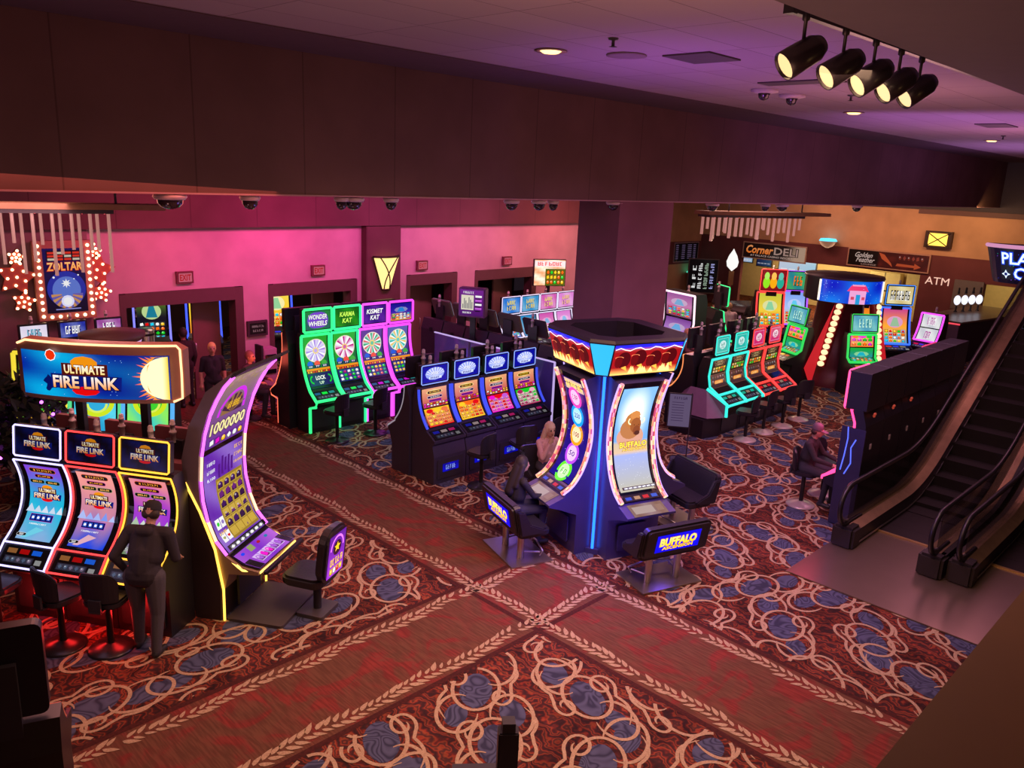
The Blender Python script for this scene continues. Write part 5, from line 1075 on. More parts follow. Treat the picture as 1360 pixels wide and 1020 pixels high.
person('seated bald man in maroon shirt left of the turquoise bank', (18.95, 11.9, 0), facing(.4, -.9), 'sit', top=(.2, .06, .1), legs=(.03, .03, .05), hair=None, arms='fwd', vox=.016, seat=.6)
dup(stool0, (18.95, 11.9, 0), facing(.4, -.9), 'dark stool under the seated bald man', 'stools in the far right area')
# deli visitors
person('standing man in cream shirt and dark hair at the deli, left of three', (23.3, 13.7, 0), facing(.9, .1), 'stand', top=(.5, .36, .26), legs=(.05, .04, .05), hair='short', arms='fwd', vox=.018)
person('standing person in lilac grey shirt and jeans at the deli, middle of three', (22.9, 12.9, 0), facing(.6, .8), 'stand', top=(.42, .3, .36), legs=(.1, .1, .18), hair='short', haircol=(.3, .18, .1), arms='fwd', vox=.018, build=1.15)
person('dark haired person in black sitting at the deli counter', (25.4, 13.4, 0), facing(.7, .7), 'sit', top=(.02, .02, .025), legs=(.03, .03, .03), hair='long', arms='fwd', vox=.018, seat=.75)
dup(stool0, (25.4, 13.4, .13), facing(.7, .7), 'tall stool under the dark haired person at the deli counter', 'stools in the far right area')
t = thing('deli_counter', 'rounded dark deli counter before the cream lit kitchen', 'counter', (27.2, 14.0, 0))
m = MB(); m.lathe([(1.4, 0), (1.4, 1.02)], n=28); m.build('body', [mat('counter_dark', (.05, .035, .04), .5)], t); m = MB(); m.lathe([(1.5, 1.02), (1.52, 1.07), (1.5, 1.1), (.01, 1.1)], n=28); m.build('worktop', [mat('counter_top', (.16, .12, .15), .25)], t)

# ------------------------------------------------------------------ machines turned away beside the escalator
for i in range(6):
    s = slot('slot_machine', 'dark machine turned away beside the escalator, %s' % ['nearest its foot, pink light on the front edge', 'second from the escalator foot', 'third from the escalator foot', 'fourth from the escalator foot', 'fifth from the escalator foot', 'farthest up beside the escalator'][i], (13.0+.80*i, 4.55, 0), pi,
        dict(w=.78, back=.04, body=mat('back_navy', (.010, .008, .018), .5), led=(1, .05, .22) if i == 0 else (.5, .08, .1), ledmode='deck', lr=.026 if i == 0 else .008, lst=4.5 if i == 0 else 1, curve=[(-.30, .92), (-.18, 1.05), (-.10, 1.3), (-.12, 1.75), (-.2, 1.95)], deck=(-.52, .74, -.31, .88), zb=1.98, screens=[(.05, .95, lambda w, h: pic_scene(w, h, (.6, .1, .3), RD, (.4, .05, .1), 2))],
        top=dict(h=.62, y=-.16, z=2.27, w=.77, d=.34, neck=False, pic=pic_oval, led=(1, .06, .22) if i in (0, 4) else None, lr=.024, mat=mat('back_navy', (.010, .008, .018), .5)), candle=False), 'machines turned away beside the escalator')
    m = MB(); m.rbox((.08, .046, 1.35), (.07, .008, .09), .01, axis='y'); m.build('paper_label', [mat('paper', (.6, .5, .55), .6)], s)
    if i > 2: continue
    m = MB(); m.ell((.12, .05, 1.9), (.045, .02, .025), 8); m.tube([(.12, .03, 1.88), (.12, .05, 1.85)], .018, 8); m.build('red_reflector', [mat('red_reflector', (.8, .15, .1), em=(1, .12, .06), st=.25)], s)
    if i == 0:
        m = MB(); m.box((.40, -.13, .85), (.02, .38, 1.66)); m.build('side_panel', [mat('side_navy', (.03, .03, .08), .25)], s)
        m = MB(); m.tube([(.412, -.25, .95), (.412, -.22, 1.2), (.412, -.2, 1.5), (.412, -.22, 1.68)], .010, 6); m.tube([(.415, -.18, .9), (.415, -.10, 1.1), (.415, -.13, 1.35), (.415, -.07, 1.5)], .010, 6); m.build('side_neon', [led((.1, .15, 1), 2.5)], s)
MC = person('seated man in grey cap and black jacket playing beside the escalator', (12.95, 5.52, 0), facing(.15, -.97), 'sit', top=(.03, .024, .028), legs=(.03, .03, .04), hair='under', cap=(.12, .09, .11), arms=('reach', 'reach'), lean=.12, seat=.62, vox=.010, headdn=.1)
SB = dup(stool1, (12.95, 5.52, 0), facing(.25, -.97), 'black stool with pale base under the capped man beside the escalator', 'stools beside the escalator'); dup(stool1, (13.75, 5.5, 0), facing(0, -1), 'black stool with pale base behind the capped man', 'stools beside the escalator')

for ch in list(stool1.children): bpy.data.objects.remove(ch)
bpy.data.objects.remove(stool1)
# ------------------------------------------------------------------ escalators
EDECK = mat('escalator_deck', (.36, .26, .13), .28, .7, scale=6, var=.35); EBLK = mat('escalator_black', (.02, .017, .016), .4); RUB = mat('handrail_rubber', (.012, .011, .012), .35)
sl = math.tan(radians(29.5))
def incl(x, x0=14.3): # height gained along the run
    if x < x0: return 0
    if x < x0+1.6: return sl*(x-x0)**2/3.2
    return sl*(x-x0-.8)
def escalator(label, yc, half, x0, xe):
    t = thing('escalator', label, 'escalator', (x0, yc, 0))
    X = [0, .4, .8, 1.2, 1.6, 2.0]+[2.0+.2*k for k in range(1, 12)]+[4.4+.8*k for k in range(int((xe-x0-4.4)/.8)+1)]
    g = lambda x: incl(x+x0, x0+2.1)
    m = MB()     # stepped treads
    xs = .95; k = 0
    while xs < xe-x0:
        z = .03+max(0, round(g(xs+.2)/.2)*.2 if g(xs) > .0 else 0); z = .03+g(xs+.2)
        m.box((xs+.2, 0, z-.15), (.398, half*2-.16, .3)); xs += .4
    m.build('steps', [mat('step_metal', (.016, .013, .012), .45, .3)], t)
    m = MB(); m.box((.92, 0, .035), (.05, half*2-.16, .02)); m.build('comb_strip', [mat('brass_line', (.7, .5, .2), .3, .8)], t)
    for sg in (-1, 1):
        y = sg*half
        m = MB(); N_ = len(X)
        def sweep(sec, mi):
            vs = [(x, y+sg*yy, g(x)+zz) for x in X for yy, zz in sec]; n = len(sec); m.add(vs, [(n*i+k, n*i+(k+1) % n, n*i+n+(k+1) % n, n*i+n+k) for i in range(len(X)-1) for k in range(n)]+[tuple(range(n)), tuple(range(n*len(X)-1, n*len(X)-n-1, -1))], mi)
        sweep([(-.10, 0.0), (-.10, .30), (.02, .36), (.20, .36), (.20, -.02)], 0); b = m.build('balustrade_base', [EBLK], t)
        m = MB(); sweep([(-.105, .302), (.03, .366), (.13, .366), (.13, .358), (.03, .356)], 0); m.build('deck_strip', [EDECK], b)
        m = MB(); sweep([(-.11, .07), (-.115, .07), (-.115, .10), (-.11, .10)], 0); m.build('skirt_line', [CHROME], b)
        m = MB(); m.box((-.02, y+sg*.05, .18), (.32, .34, .36)); m.build('end_cap', [EBLK], b, bevel=.04)
        m = MB(); sweep([(.06, .36), (.072, .36), (.072, .98), (.06, .98)], 0); m.build('glass_panel', [mat('balustrade_glass', (.03, .025, .02), .05, alpha=.45)], b)
        yy = y+sg*.066
        top = [(x, yy, g(x)+1.02) for x in X]; newel = [(.0-.36*sin(a), yy, .69+.33*cos(a)) for a in [pi*k/12 for k in range(13)]]
        m = MB(); m.tube([(.5, yy, .36), (.25, yy, .36)]+newel[::-1]+top, .038, 8); m.build('handrail', [RUB], b)
        m = MB(); m.tube([(.0-.30*sin(a), yy, .69+.27*cos(a)) for a in [pi*k/12 for k in range(13)]], .018, 6); m.build('newel_trim', [CHROME], b)
    return t
escalator('dark escalator with brushed metal decking rising to the right beside the turned away machines', 3.68, .58, 11.95, 25.5)
escalator('second escalator nearest the balcony ledge, partly cut off by it', 2.05, .58, 12.05, 25.5)
o = MB(); o.box((11.75, 2.75, .012), (2.75, 3.5, .024)); lp = o.build('landing_plate', [mat('landing_metal', (.30, .23, .17), .28, .75, scale=2, bump=.08)], None, bevel=.004); tag(lp, 'brushed metal landing plate at the foot of the escalators', 'floor plate')
# ------------------------------------------------------------------ wall signs and fittings
exl = ['over the left doorway', 'over the second doorway', 'over the third doorway', 'over the fourth doorway']
for i, (x, z) in enumerate(((7.41, 2.89), (10.69, 2.88), (13.91, 2.86), (17.15, 2.85))):
    t = thing('exit_sign', 'small lit red EXIT sign on the pink wall %s' % exl[i], 'exit sign', (x, YW-.04, z), 0, 'exit signs')
    m = MB(); m.box((0, 0, 0), (.36, .08, .26)); m.build('housing', [mat('exit_housing', (.2, .04, .06), .5)], t)
    p = Pic(.32, .22); p.grad(lambda u, v: (.75, .3, .38), 1, 1); p.frame(0, 0, .32, .22, .015, (.3, .02, .04)); p.text('EXIT', .16, .11, .24, .13, (.65, .01, .03)); panel('letters', p, (-.16, -.042, -.11), (1, 0, 0), (0, 0, 1), (0, -1, 0), t, .8)
def fan_sconce(label, x, y, z, s=1.0, flip=False):
    t = thing('wall_sconce', label, 'wall lamp', (x, y, z)); w1, w0, h = .40*s, .12*s, .85*s; k = 10; vs = []
    for (ww, zz) in ((w0, -h/2), (w1, h/2)):
        for i in range(k+1): a = pi*i/k; vs.append((ww*cos(a), -.5*ww*sin(a), zz))
    m = MB(); m.add(vs, [(i, i+1, k+2+i, k+1+i) for i in range(k)]); m.build('shade', [mat('sconce_glass', (.9, .7, .3), em=(1, .70, .24), st=1.25)], t)
    m = MB(); f = lambda a, zz: (lambda ww: (ww*cos(a), -.5*ww*sin(a)-.012, zz))(w0+(w1-w0)*(zz+h/2)/h)
    for a0, a1 in ((.25*pi, .75*pi), (.75*pi, .25*pi)): m.tube([f(a0+(a1-a0)*q/8, -h/2+h*q/8) for q in range(9)], .016, 6)
    m.tube([f(pi*q/10, h/2) for q in range(11)], .03, 6); m.tube([f(pi*q/10, -h/2) for q in range(11)], .025, 6); m.tube([f(0, -h/2), f(0, h/2)], .02, 6); m.tube([f(pi, -h/2), f(pi, h/2)], .02, 6); m.build('metal_bands', [mat('sconce_bronze', (.05, .03, .025), .4, .6)], t); return t
fan_sconce('glowing cream fan shaped sconce with crossed bands on the left pilaster', 12.55, YW-.25, 2.75); fan_sconce('glowing cream fan shaped sconce on the pilaster beside the pillar', 21.3, YW-.33, 2.85, 1.15)
t = thing('wall_sconce', 'square glowing yellow sconce with crossed bands high on the deli wall', 'wall lamp', (XW-.1, 10.42, 3.68), -pi/2)
m = MB(); m.box((0, 0, 0), (.95, .22, .62)); m.build('frame', [mat('sconce_bronze', (.05, .03, .025), .4, .6)], t)
m = MB(); m.box((0, -.09, 0), (.66, .08, .46)); m.build('shade', [mat('sconce_yellow', (.9, .6, .1), em=(1, .62, .08), st=1.6)], t)
m = MB(); m.tube([(-.40, -.14, -.26), (.40, -.14, .26)], .02, 6); m.tube([(.40, -.14, -.26), (-.40, -.14, .26)], .02, 6); m.build('cross_bands', [mat('sconce_bronze', (.05, .03, .025), .4, .6)], t)
for (y, z, l, c, x) in ((14.55, 3.28, 'pale bowl uplight with sky blue glow on the upper deli wall', (.1, .65, .9), XW-.40), (21.4, 2.3, '', (.1, .8, .6), 0)):
    if not l: continue
    t = thing('bowl_uplight', l, 'wall lamp', (x, y, z), -pi/2); m = MB(); m.lathe([(.06, -.28), (.22, -.2), (.36, -.02), (.38, .0)], n=16); m.build('bowl', [mat('plaster', (.5, .35, .32), .6)], t); m = MB(); m.lathe([(.36, .0), (.30, .10), (.02, .12)], n=16); m.build('glow', [mat('cyan_glow', c, em=c, st=1.3)], t)
t = thing('bowl_uplight', 'small bowl uplight with turquoise glow on the wall below the menu board', 'wall lamp', (32.6, 20.4, 1.35), 0); m = MB(); m.lathe([(.06, -.25), (.2, -.18), (.32, -.02), (.34, .0)], n=16); m.build('bowl', [mat('plaster', (.5, .35, .32), .6)], t); m = MB(); m.lathe([(.33, .0), (.26, .10), (.02, .12)], n=16); m.build('glow', [mat('turq_glow', (.1, .8, .6), em=(.08, .75, .5), st=1.3)], t)
def wall_board(name, label, cat, o, rz, w, h, pic, frame=(.3, .18, .12), st=None):
    t = thing(name, label, cat, o, rz); m = MB(); m.box((0, .03, 0), (w, .06, h)); m.build('frame', [mat('frame_%d' % (frame[0]*999), frame, .5)], t)
    panel('face', pic, (-w/2+.05, -.001, -h/2+.05), (1, 0, 0), (0, 0, 1), (0, -1, 0), t, st or 1, None if st else paint()); return t
p = Pic(2.9, .62); p.grad(lambda u, v: mixc((.09, .05, .05), (.75, .6, .5), (u-.66)*5-.4*(v-.5)), 16, 2); p.text('Corner', .78, .36, 1.3, .36, (1, .45, .15), (.1, .02, .01), .03, .25, col2=(1, .6, .35)); p.text('DELI', 2.02, .36, 1.1, .32, (.7, .55, .5), (.05, .03, .03), .02); p.text('AT PALACE CASINO RESORT', 1.35, .10, 2.0, .08, (.8, .65, .6), None, .01)
wall_board('shop_sign', 'long framed wall sign reading Corner DELI on the maroon wall', 'sign', (XW-.08, 17.05, 2.57), -pi/2, 3.0, .72, p, (.5, .33, .28), .55)
p = Pic(3.1, .62); p.grad(lambda u, v: (.06, .02, .03) if u < .38 else mixc((.25, .06, .06), (.4, .1, .08), sin(u*20)*sin(v*8)), 24, 6); p.poly([(1.2, .58), (1.42, .52), (1.72, .2), (1.78, .06), (1.62, .18), (1.34, .34)], (.85, .3, .16)); p.poly([(1.95, .22), (2.6, .2), (2.6, .28), (2.85, .15), (2.6, .04), (2.6, .11), (1.9, .12)], (.8, .28, .15))
p.text('Golden', .62, .43, .7, .2, (.95, .8, .75), None, .01, .4); p.text('Feather', .70, .24, .75, .2, (.95, .8, .75), None, .01, .4); p.text('LOUNGE', .85, .07, .6, .06, (.7, .5, .45)); p.grid(1.95, .33, 1.0, .24, 6, 1, [(.5, .15, .1), (.6, .2, .15)], (.3, .08, .08), 4)
wall_board('shop_sign', 'long framed wall sign with a red feather and arrow right of the blue uplight', 'sign', (XW-.08, 12.2, 2.72), -pi/2, 3.2, .72, p, (.45, .25, .2), .5)
t = thing('atm_lettering', 'pale ATM letters on the maroon wall by the bar', 'sign', (XW-.03, 10.25, 2.12), -pi/2); p = Pic(.9, .34); p.text('ATM', .45, .17, .86, .28, (1, .75, .65), None, 0); panel('letters', p, (-.45, 0, -.17), (1, 0, 0), (0, 0, 1), (0, -1, 0), t, .9)
p = Pic(1.9, .8); p.grad(lambda u, v: (.03, .025, .04), 1, 1)
for c in range(4):
    for k in range(8): p.rect(.08+.46*c, .7-.085*k, .2+.12*((k*3+c) % 3)/2, .03, (.35, .28, .4))
wall_board('menu_board', 'dark wall menu board with rows of small text right of the pillar', 'sign', (32.3, 20.7, 2.28), 0, 2.0, .9, p, (.3, .2, .25), .6)
p = Pic(1.3, 1.5); p.grad(lambda u, v: (.03, .03, .04), 1, 1)
for k, (tx, c) in enumerate((('~~~', WH), ('~~~~~~', WH), ('~~~~~~~~', (.6, .7, .6)), ('~~~~~', (.6, .6, .85)))): p.text(tx, .25+.27*k, .75, 1.2, .16, c, None, .02, 0, pi/2)
wall_board('chalk_board', 'tall dark board with white lettering set sideways beside the deli', 'sign', (32.6, 19.9, 1.25), radians(-45), 1.4, 1.6, p, (.1, .06, .07), .7)
t = thing('drop_sign', 'white drop shaped lit sign on a pole before the deli', 'sign', (31.6, 17.9, 0), -.8); m = MB(); m.tube([(0, 0, 0), (0, 0, 1.75)], .03, 6); m.box((0, 0, 1.45), (.22, .06, .6), 0); m.build('pole', [WOOD], t); m = MB(); m.lathe([(.01, 1.75), (.22, 1.95), (.26, 2.15), (.18, 2.4), (.05, 2.62), (.01, 2.7)], n=14); m.build('drop', [mat('white_glow', (.8, .8, .8), em=(.9, .88, .85), st=1.0)], t)
# deli screens and kitchen
for (y, z, w, h, c, l) in ((18.0, 2.05, .7, .45, (.05, .08, .2), 'small dark wall television under the deli sign'), (16.4, 1.95, 1.7, .55, (.65, .7, .8), 'wide pale menu screen over the deli kitchen'), (18.9, 2.1, .6, .35, (.6, .6, .7), 'small white screen left of the deli television')):
    t = thing('wall_screen', l, 'screen', (34.6, y, z), -pi/2); m = MB(); m.box((0, .04, 0), (w+.08, .08, h+.08)); m.tube([(0, .05, h/2), (0, .05, 3.2-z)], .03, 6); m.build('case', [BLACK], t); p = Pic(w, h); p.grad(lambda u, v, c=c: mixc(c, mixc(c, CY, .2), u), 4, 1)
    for k in range(4): p.rect(.05*w+.23*w*k, .2*h, .18*w, .1*h, mixc(c, WH, .5))
    panel('picture', p, (-w/2, -.002, -h/2), (1, 0, 0), (0, 0, 1), (0, -1, 0), t, .9)
for i, (y, z, w, h) in enumerate(((13.3, 1.95, 1.3, 1.95), (11.6, 2.0, 1.6, 2.0), (14.6, 1.75, .9, 1.75))):
    t = thing('lit_cabinet', 'cream lit cupboard behind the deli opening, %s' % ['under the feather sign', 'left of the ATM letters', 'left of the feather sign'][i], 'cupboard', (36.8, y, 0), -pi/2); m = MB(); m.box((0, 0, h/2), (w, .4, h)); m.build('carcass', [mat('cream_cup', (.85, .68, .35), .6)], t, bevel=.01); m = MB(); m.box((0, -.205, h/2), (.02, .02, h)); m.box((w*.1, -.21, h*.6), (.3, .02, .04)); m.build('door_gap', [DARK], t)
t = thing('coffee_machine', 'dark coffee machine with shelves in the deli kitchen', 'kitchen machine', (35.4, 17.2, 0), -pi/2)
m = MB(); m.box((0, 0, .5), (1.6, .7, 1.0)); m.build('counter', [DARK], t); m = MB(); m.box((-.2, 0, 1.35), (.8, .5, .7)); m.box((.5, 0, 1.2), (.4, .4, .4)); m.build('machine', [BLACK], t, bevel=.02)
# players club sign
t = thing('hanging_sign', 'hanging neon lettered club sign cut off at the right edge', 'sign', (24.1, 5.62, 0), facing(-.86, -.5))
m = MB(); vs = []
k = 18; R_ = 1.25
for (r, z) in ((1.25, 4.15), (1.25, 4.05), (1.0, 3.25), (.95, 3.15)):
    for i in range(k+1): a = pi+pi*i/k; vs.append((r*cos(a)+.75, r*.7*sin(a)+.6, z))
m.add(vs, [((k+1)*j+i, (k+1)*j+i+1, (k+1)*(j+1)+i+1, (k+1)*(j+1)+i) for j in range(3) for i in range(k)]+[tuple(range(k+1))]); m.build('case', [mat('club_blue', (.02, .02, .10), .3)], t)
m = MB(); m.tube([(1.26*cos(a)+.75, .88*sin(a)+.6, 4.1) for a in [pi+pi*i/18 for i in range(19)]], .05, 8); m.build('rim', [mat('rim_pink', (.6, .3, .5), em=(.8, .35, .6), st=.7)], t)
p = Pic(1.9, .9); NEON = (.8, .9, 1)
p.text('PLAYERS', 1.0, .62, 1.55, .34, NEON, (.05, .2, .8), .02, 0, 0, None, .06); p.text('CLUB', 1.05, .2, 1.0, .34, NEON, (.05, .2, .8), .02, 0, 0, None, .06); p.star(.33, .16, .13, NEON, 4); p.circ(.33, .16, .05, (.03, .05, .3))
for q in range(30): p.circ(random.random()*1.9, random.random()*.9, .012, random.choice([(.1, .5, .4), (.4, .2, .7), (.1, .2, .7)]), n=6)
def csurf(u, v, kk):
    f = v/.9; r = 1.0+.25*f+.01+kk*2; a = pi+.38+(u/1.9)*1.75; return Vector((r*cos(a)+.75, r*.7*sin(a)+.6, 3.25+.8*f))
mb = MB(); p.lay(mb, csurf); mb.build('neon_letters', [pix(1.3)], t); m = MB(); m.tube([(.75, .5, 4.1), (.75, .5, 6.5)], .03, 6); m.build('hanger', [DARK], t)
# bar counter with lamps
t = thing('bar_counter', 'dark high bar counter with brown top and red light strips, purple end panel', 'bar counter', (28.3, 7.75, 0), -.06)
m = MB(); pl = [(0, 0), (5.2, -.55), (5.2, 1.2), (1.4, 1.25), (.5, 1.05), (0, .9)]; m.prism_xy(pl, 0, 1.36); m.build('body', [mat('bar_dark', (.03, .02, .03), .5)], t)
m = MB(); m.prism_xy([(-.06, -.06), (5.2, -.62), (5.2, 1.3), (1.4, 1.33), (.46, 1.12), (-.06, .95)], 1.36, 1.42); m.build('worktop', [mat('bar_top', (.14, .09, .07), .3)], t)
m = MB(); m.box((-.012, .45, .75), (.02, .88, 1.1)); m.build('end_panel', [mat('bar_purple', (.11, .06, .13), .5)], t)
m = MB(); m.box((-.05, .45, 1.34), (.03, .95, .05)); m.box((-.04, .45, .2), (.03, .92, .05)); m.build('light_strip', [led((1, .08, .12), 1.6)], t)
for i in range(4):
    t = thing('tap_lamp', 'white glowing globe on a dark tap on the bar, %s' % ['leftmost', 'second from left', 'third from left', 'rightmost'][i], 'lamp', (30.7+.36*i, 8.62-.13*i, 1.42), 0, 'tap lamps on the bar')
    m = MB(); m.lathe([(.07, 0), (.03, .05), (.03, .2)], n=10); m.lathe([(.05, .62), (.03, .75), (.04, .8), (.01, .84)], n=10); m.build('tap', [BLACK], t); m = MB(); m.ell((0, 0, .4), (.11, .11, .17), 14); m.build('globe', [mat('globe_white', (.8, .8, .9), em=(.8, .82, .95), st=1.1)], t)
m = MB(); m.box((0, 0, 0), (.06, 1.0, 1.1)); bo = m.build('mirror_panel', [mat('grey_panel', (.16, .13, .13), .3)], None, loc=(XW-.06, 9.12, 1.72)); tag(bo, 'plain grey wall panel behind the tap lamps', 'panel')
bm_ = thing('cash_machine', 'cream lit cash machine in the opening behind the bar', 'cash machine', (35.6, 7.3, 0), -pi/2); m = MB(); m.prism_yz([(.3, 0), (-.3, 0), (-.3, 1.1), (-.05, 1.35), (0, 2.0), (.3, 2.0)], -.45, .45); m.build('case', [mat('cream_cup', (.85, .68, .35), .6)], bm_, bevel=.02); m = MB(); m.box((0, -.04, 1.65), (.5, .04, .4)); m.build('screen', [GLASSY], bm_)
# ------------------------------------------------------------------ chandeliers of hanging rods
def chandelier(label, loc, rz, L, n, Ld, seed, zb):
    t = thing('rod_chandelier', label, 'chandelier', loc, rz); R = random.Random(seed)
    m = MB(); m.box((0, 0, zb+.10), (L, .5, .09)); m.build('wooden_beam', [WOOD], t); m = MB(); m.box((-L*.1, 0, zb+.02), (L*.76, .42, .06)); m.build('rod_plate', [DARK], t)
    for x in (-L*.3, L*.3):
        m = MB(); m.tube([(x, 0, zb+.1), (x, 0, 4.98)], .02, 6); m.build('hanger', [DARK], t)
    rod = mat('acrylic_rod', (.75, .55, .5), .15, em=(.60, .26, .22), st=.55)
    for i in range(n):
        x = -L*.46+L*.72*i/(n-1); y = (-.15 if i % 2 else .12)+.04*R.random(); l = Ld*(.45+.55*abs(sin(i*1.1+seed)))*(1 if i % 3 else .75)
        m = MB(); m.tube([(x, y, zb), (x, y, zb-l)], .028 if L < 4 else .038, 6); m.build('rod', [rod], t)
    m = MB()
    for k in range(8): m.ell((-L*.4+L*.65*k/7, 0, zb-.01), (.03, .03, .015), 6)
    m.build('downlight', [mat('red_spot', (.9, .1, .1), em=(1, .12, .12), st=3)], t)
    return t
chandelier('wooden beam chandelier with long hanging clear rods at the upper left', (4.05, 14.55, 0), -.19, 3.6, 20, 1.0, 3, 4.42)
chandelier('wooden beam chandelier with red lit hanging rods in front of the deli wall', (20.65, 10.85, 0), -.21, 4.9, 34, .66, 1, 4.52)
# ------------------------------------------------------------------ bulb lit fortune poster and star lights
t = thing('bulb_framed_poster', 'bulb framed poster reading ZOLTAR high on the left wall', 'sign', (4.98, YW-.35, 3.0), 0)
m = MB(); m.box((0, .06, 0), (1.02, .12, 1.5)); m.build('frame', [mat('poster_frame', (.45, .16, .12), .5)], t)
p = Pic(.72, 1.22); p.grad(lambda u, v: mixc((.015, .01, .05), (.05, .04, .3), v*.8), 6, 8); p.rect(.06, .98, .6, .2, (.04, .02, .02)); p.n += 1
for r in range(3):
    for c in range(4): p.rect(.08+.145*c, .995+.06*r, .12, .04, (.8, .15, .05) if (r+c) % 3 else (.75, .7, .6))
p.text('ZOLTAR', .36, .88, .62, .16, (1, .55, .2), (.6, .05, .05), .03, col2=(1, .75, .4))
p.circ(.36, .45, .34, (.1, .14, .55), .34, 24); p.circ(.36, .43, .25, (.3, .4, .75), .26, 20); p.star(.36, .56, .09, WH, 8); p.circ(.15, .68, .02, WH); p.circ(.58, .71, .015, WH); p.circ(.5, .64, .012, WH); p.ring(.36, .36, .1, .28, [(.75, .5, .25), (.35, .3, .6)], 16, pi, pi, 1.0); p.circ(.36, .22, .115, (.85, .85, 1)); p.circ(.36, .22, .08, WH); p.rect(.14, .06, .44, .02, (.5, .5, .8))
panel('picture', p, (-.36, -.004, -.61), (1, 0, 0), (0, 0, 1), (0, -1, 0), t, .8)
m = MB()
BULB = mat('warm_bulb', (1, .8, .5), em=(1, .66, .36), st=4)
for (bx, bz) in [(sx*.435, -.66+.132*k) for k in range(11) for sx in (-1, 1)]+[(-.29+.145*k, -.68) for k in range(5)]:
    m = MB(); m.ell((bx, -.015, bz), (.032, .032, .032), 8); m.build('bulb', [BULB], t)
def stars(label, loc, spots, seed):
    t = thing('star_light', label, 'wall lamp', loc, 0); R = random.Random(seed)
    for (x, z, r) in spots:
        m = MB(); pts = [((r if k % 2 == 0 else r*.55)*sin(pi*k/5+.2), (r if k % 2 == 0 else r*.55)*cos(pi*k/5+.2)) for k in range(10)]
        m.add([(x+a, 0, z+b) for a, b in pts]+[(x+a, .08, z+b) for a, b in pts], [tuple(range(9, -1, -1))]+[(i, (i+1) % 10, 10+(i+1) % 10, 10+i) for i in range(10)]); st = m.build('star', [mat('star_red', (.45, .07, .04), .4)], t)
        for (a, b) in pts+[(0, 0)]: m = MB(); m.ell((x+a*.78, -.02, z+b*.78), (.026, .026, .026), 8); m.build('bulb', [BULB], st)
stars('cluster of red bulb lit stars right of the fortune poster', (5.57, YW-.3, 3.05), ((0, .12, .36), (.05, -.33, .22), (-.05, .48, .18)), 1)
stars('cluster of red bulb lit stars left of the fortune poster', (4.2, YW-.3, 3.0), ((-.02, .1, .36), (.06, -.36, .22), (.0, .46, .16)), 2)
# ------------------------------------------------------------------ left wall machines, rainbow bank, plant
for i, (x, nm, a, tx) in enumerate(((4.28, 'white', (.8, .75, .85), '~~~~'), (4.95, 'blue', (.05, .1, .5), '~~~~~'), (5.6, 'red and purple', (.5, .2, .5), '~~~~'))):
    slot('slot_machine', 'far machine with small %s topper on the left wall below the poster' % nm, (x, 16.5, 0), 0, dict(w=.58, led=(.6, .2, .3), lr=.012, sw=.46, screens=[(.05, .95, lambda w, h: pic_scene(w, h, (.5, .05, .1), (.7, .2, .2), (.3, .02, .05), 7))], top=dict(h=.34, y=.1, z=2.1, w=.5, pic=lambda w, h, a=a, tx=tx: pic_title(w, h, [tx], (a, mixc(a, WH, .3)), WH if a[0] < .6 else (.3, .6, .7), (.1, .05, .2)))), 'left wall machines')
RAIN = [(1, .8, .05), (.1, .8, .3), (.1, .5, 1)]
for i in range(3):
    a = facing(-.6, -.8); ux = Vector((cos(a), sin(a), 0)); q = Vector((4.35, 13.75, 0))+ux*(.82*(i-1))
    sd = [((.9, .3, .1), (.2, .7, .2), 'orange'), ((.1, .55, .75), (.3, .8, .9), 'blue'), ((.2, .75, .7), (.5, .9, .3), 'teal')][i]
    def toon(w, h, sd=sd, i=i):
        p = Pic(w, h); p.grad(lambda u, v: mixc(sd[0], sd[1], .5+.5*sin(u*6+v*8)), 8, 14); p.circ(w*.55, h*.42, w*.36, (.2, .75, .15) if i != 1 else (.15, .6, .8), h*.13, 18); p.circ(w*.48, h*.53, w*.2, (.05, .55, .15) if i != 1 else (.1, .4, .7), h*.08, 14); p.ring(w*.55, h*.42, w*.3, w*.42, (.75, .85, .1), 14, pi, pi, .9); p.ring(w*.55, h*.40, w*.2, w*.26, (.8, .9, .3), 14, pi, pi, .9); p.circ(w*.25, h*.62, w*.12, (.9, .85, .6)); p.circ(w*.42, h*.55, w*.05, WH); p.circ(w*.55, h*.55, w*.05, WH); return p
    s = slot('slot_machine', 'rainbow edged slot machine with %s cartoon style picture behind the left pod, %s' % (sd[2], ['left of three', 'middle of three', 'right of three'][i]), (q.x, q.y, 0), a, dict(w=.80, led=RAIN[i], lr=.035, lst=1.6, curve=arc((-.2, .85), (.08, 2.2), .05, 10), zb=2.25, sw=.64, screens=[(.02, .99, toon)], candle=False, back=.4), 'rainbow edged bank')
t = thing('round_crown_sign', 'round brown crown sign with a mauve lit face over the rainbow edged bank', 'sign', (4.88, 14.32, 0), 0); m = MB(); m.lathe([(.46, 2.30), (.52, 2.36), (.52, 2.42), (.01, 2.46)], n=28); m.build('cap', [mat('crown_brown', (.22, .1, .09), .5)], t); m = MB(); m.lathe([(.40, 2.12), (.46, 2.30)], n=28); m.build('lit_face', [mat('crown_mauve', (.6, .35, .7), em=(.65, .38, .75), st=.9)], t); m = MB(); m.tube([(0, 0, 0), (0, 0, 2.2)], .08, 8); m.build('post', [DARK], t)
t = thing('potted_tree', 'dark leafy potted tree with purple fairy lights at the left edge', 'plant', (3.25, 13.3, 0), 0); R = random.Random(8)
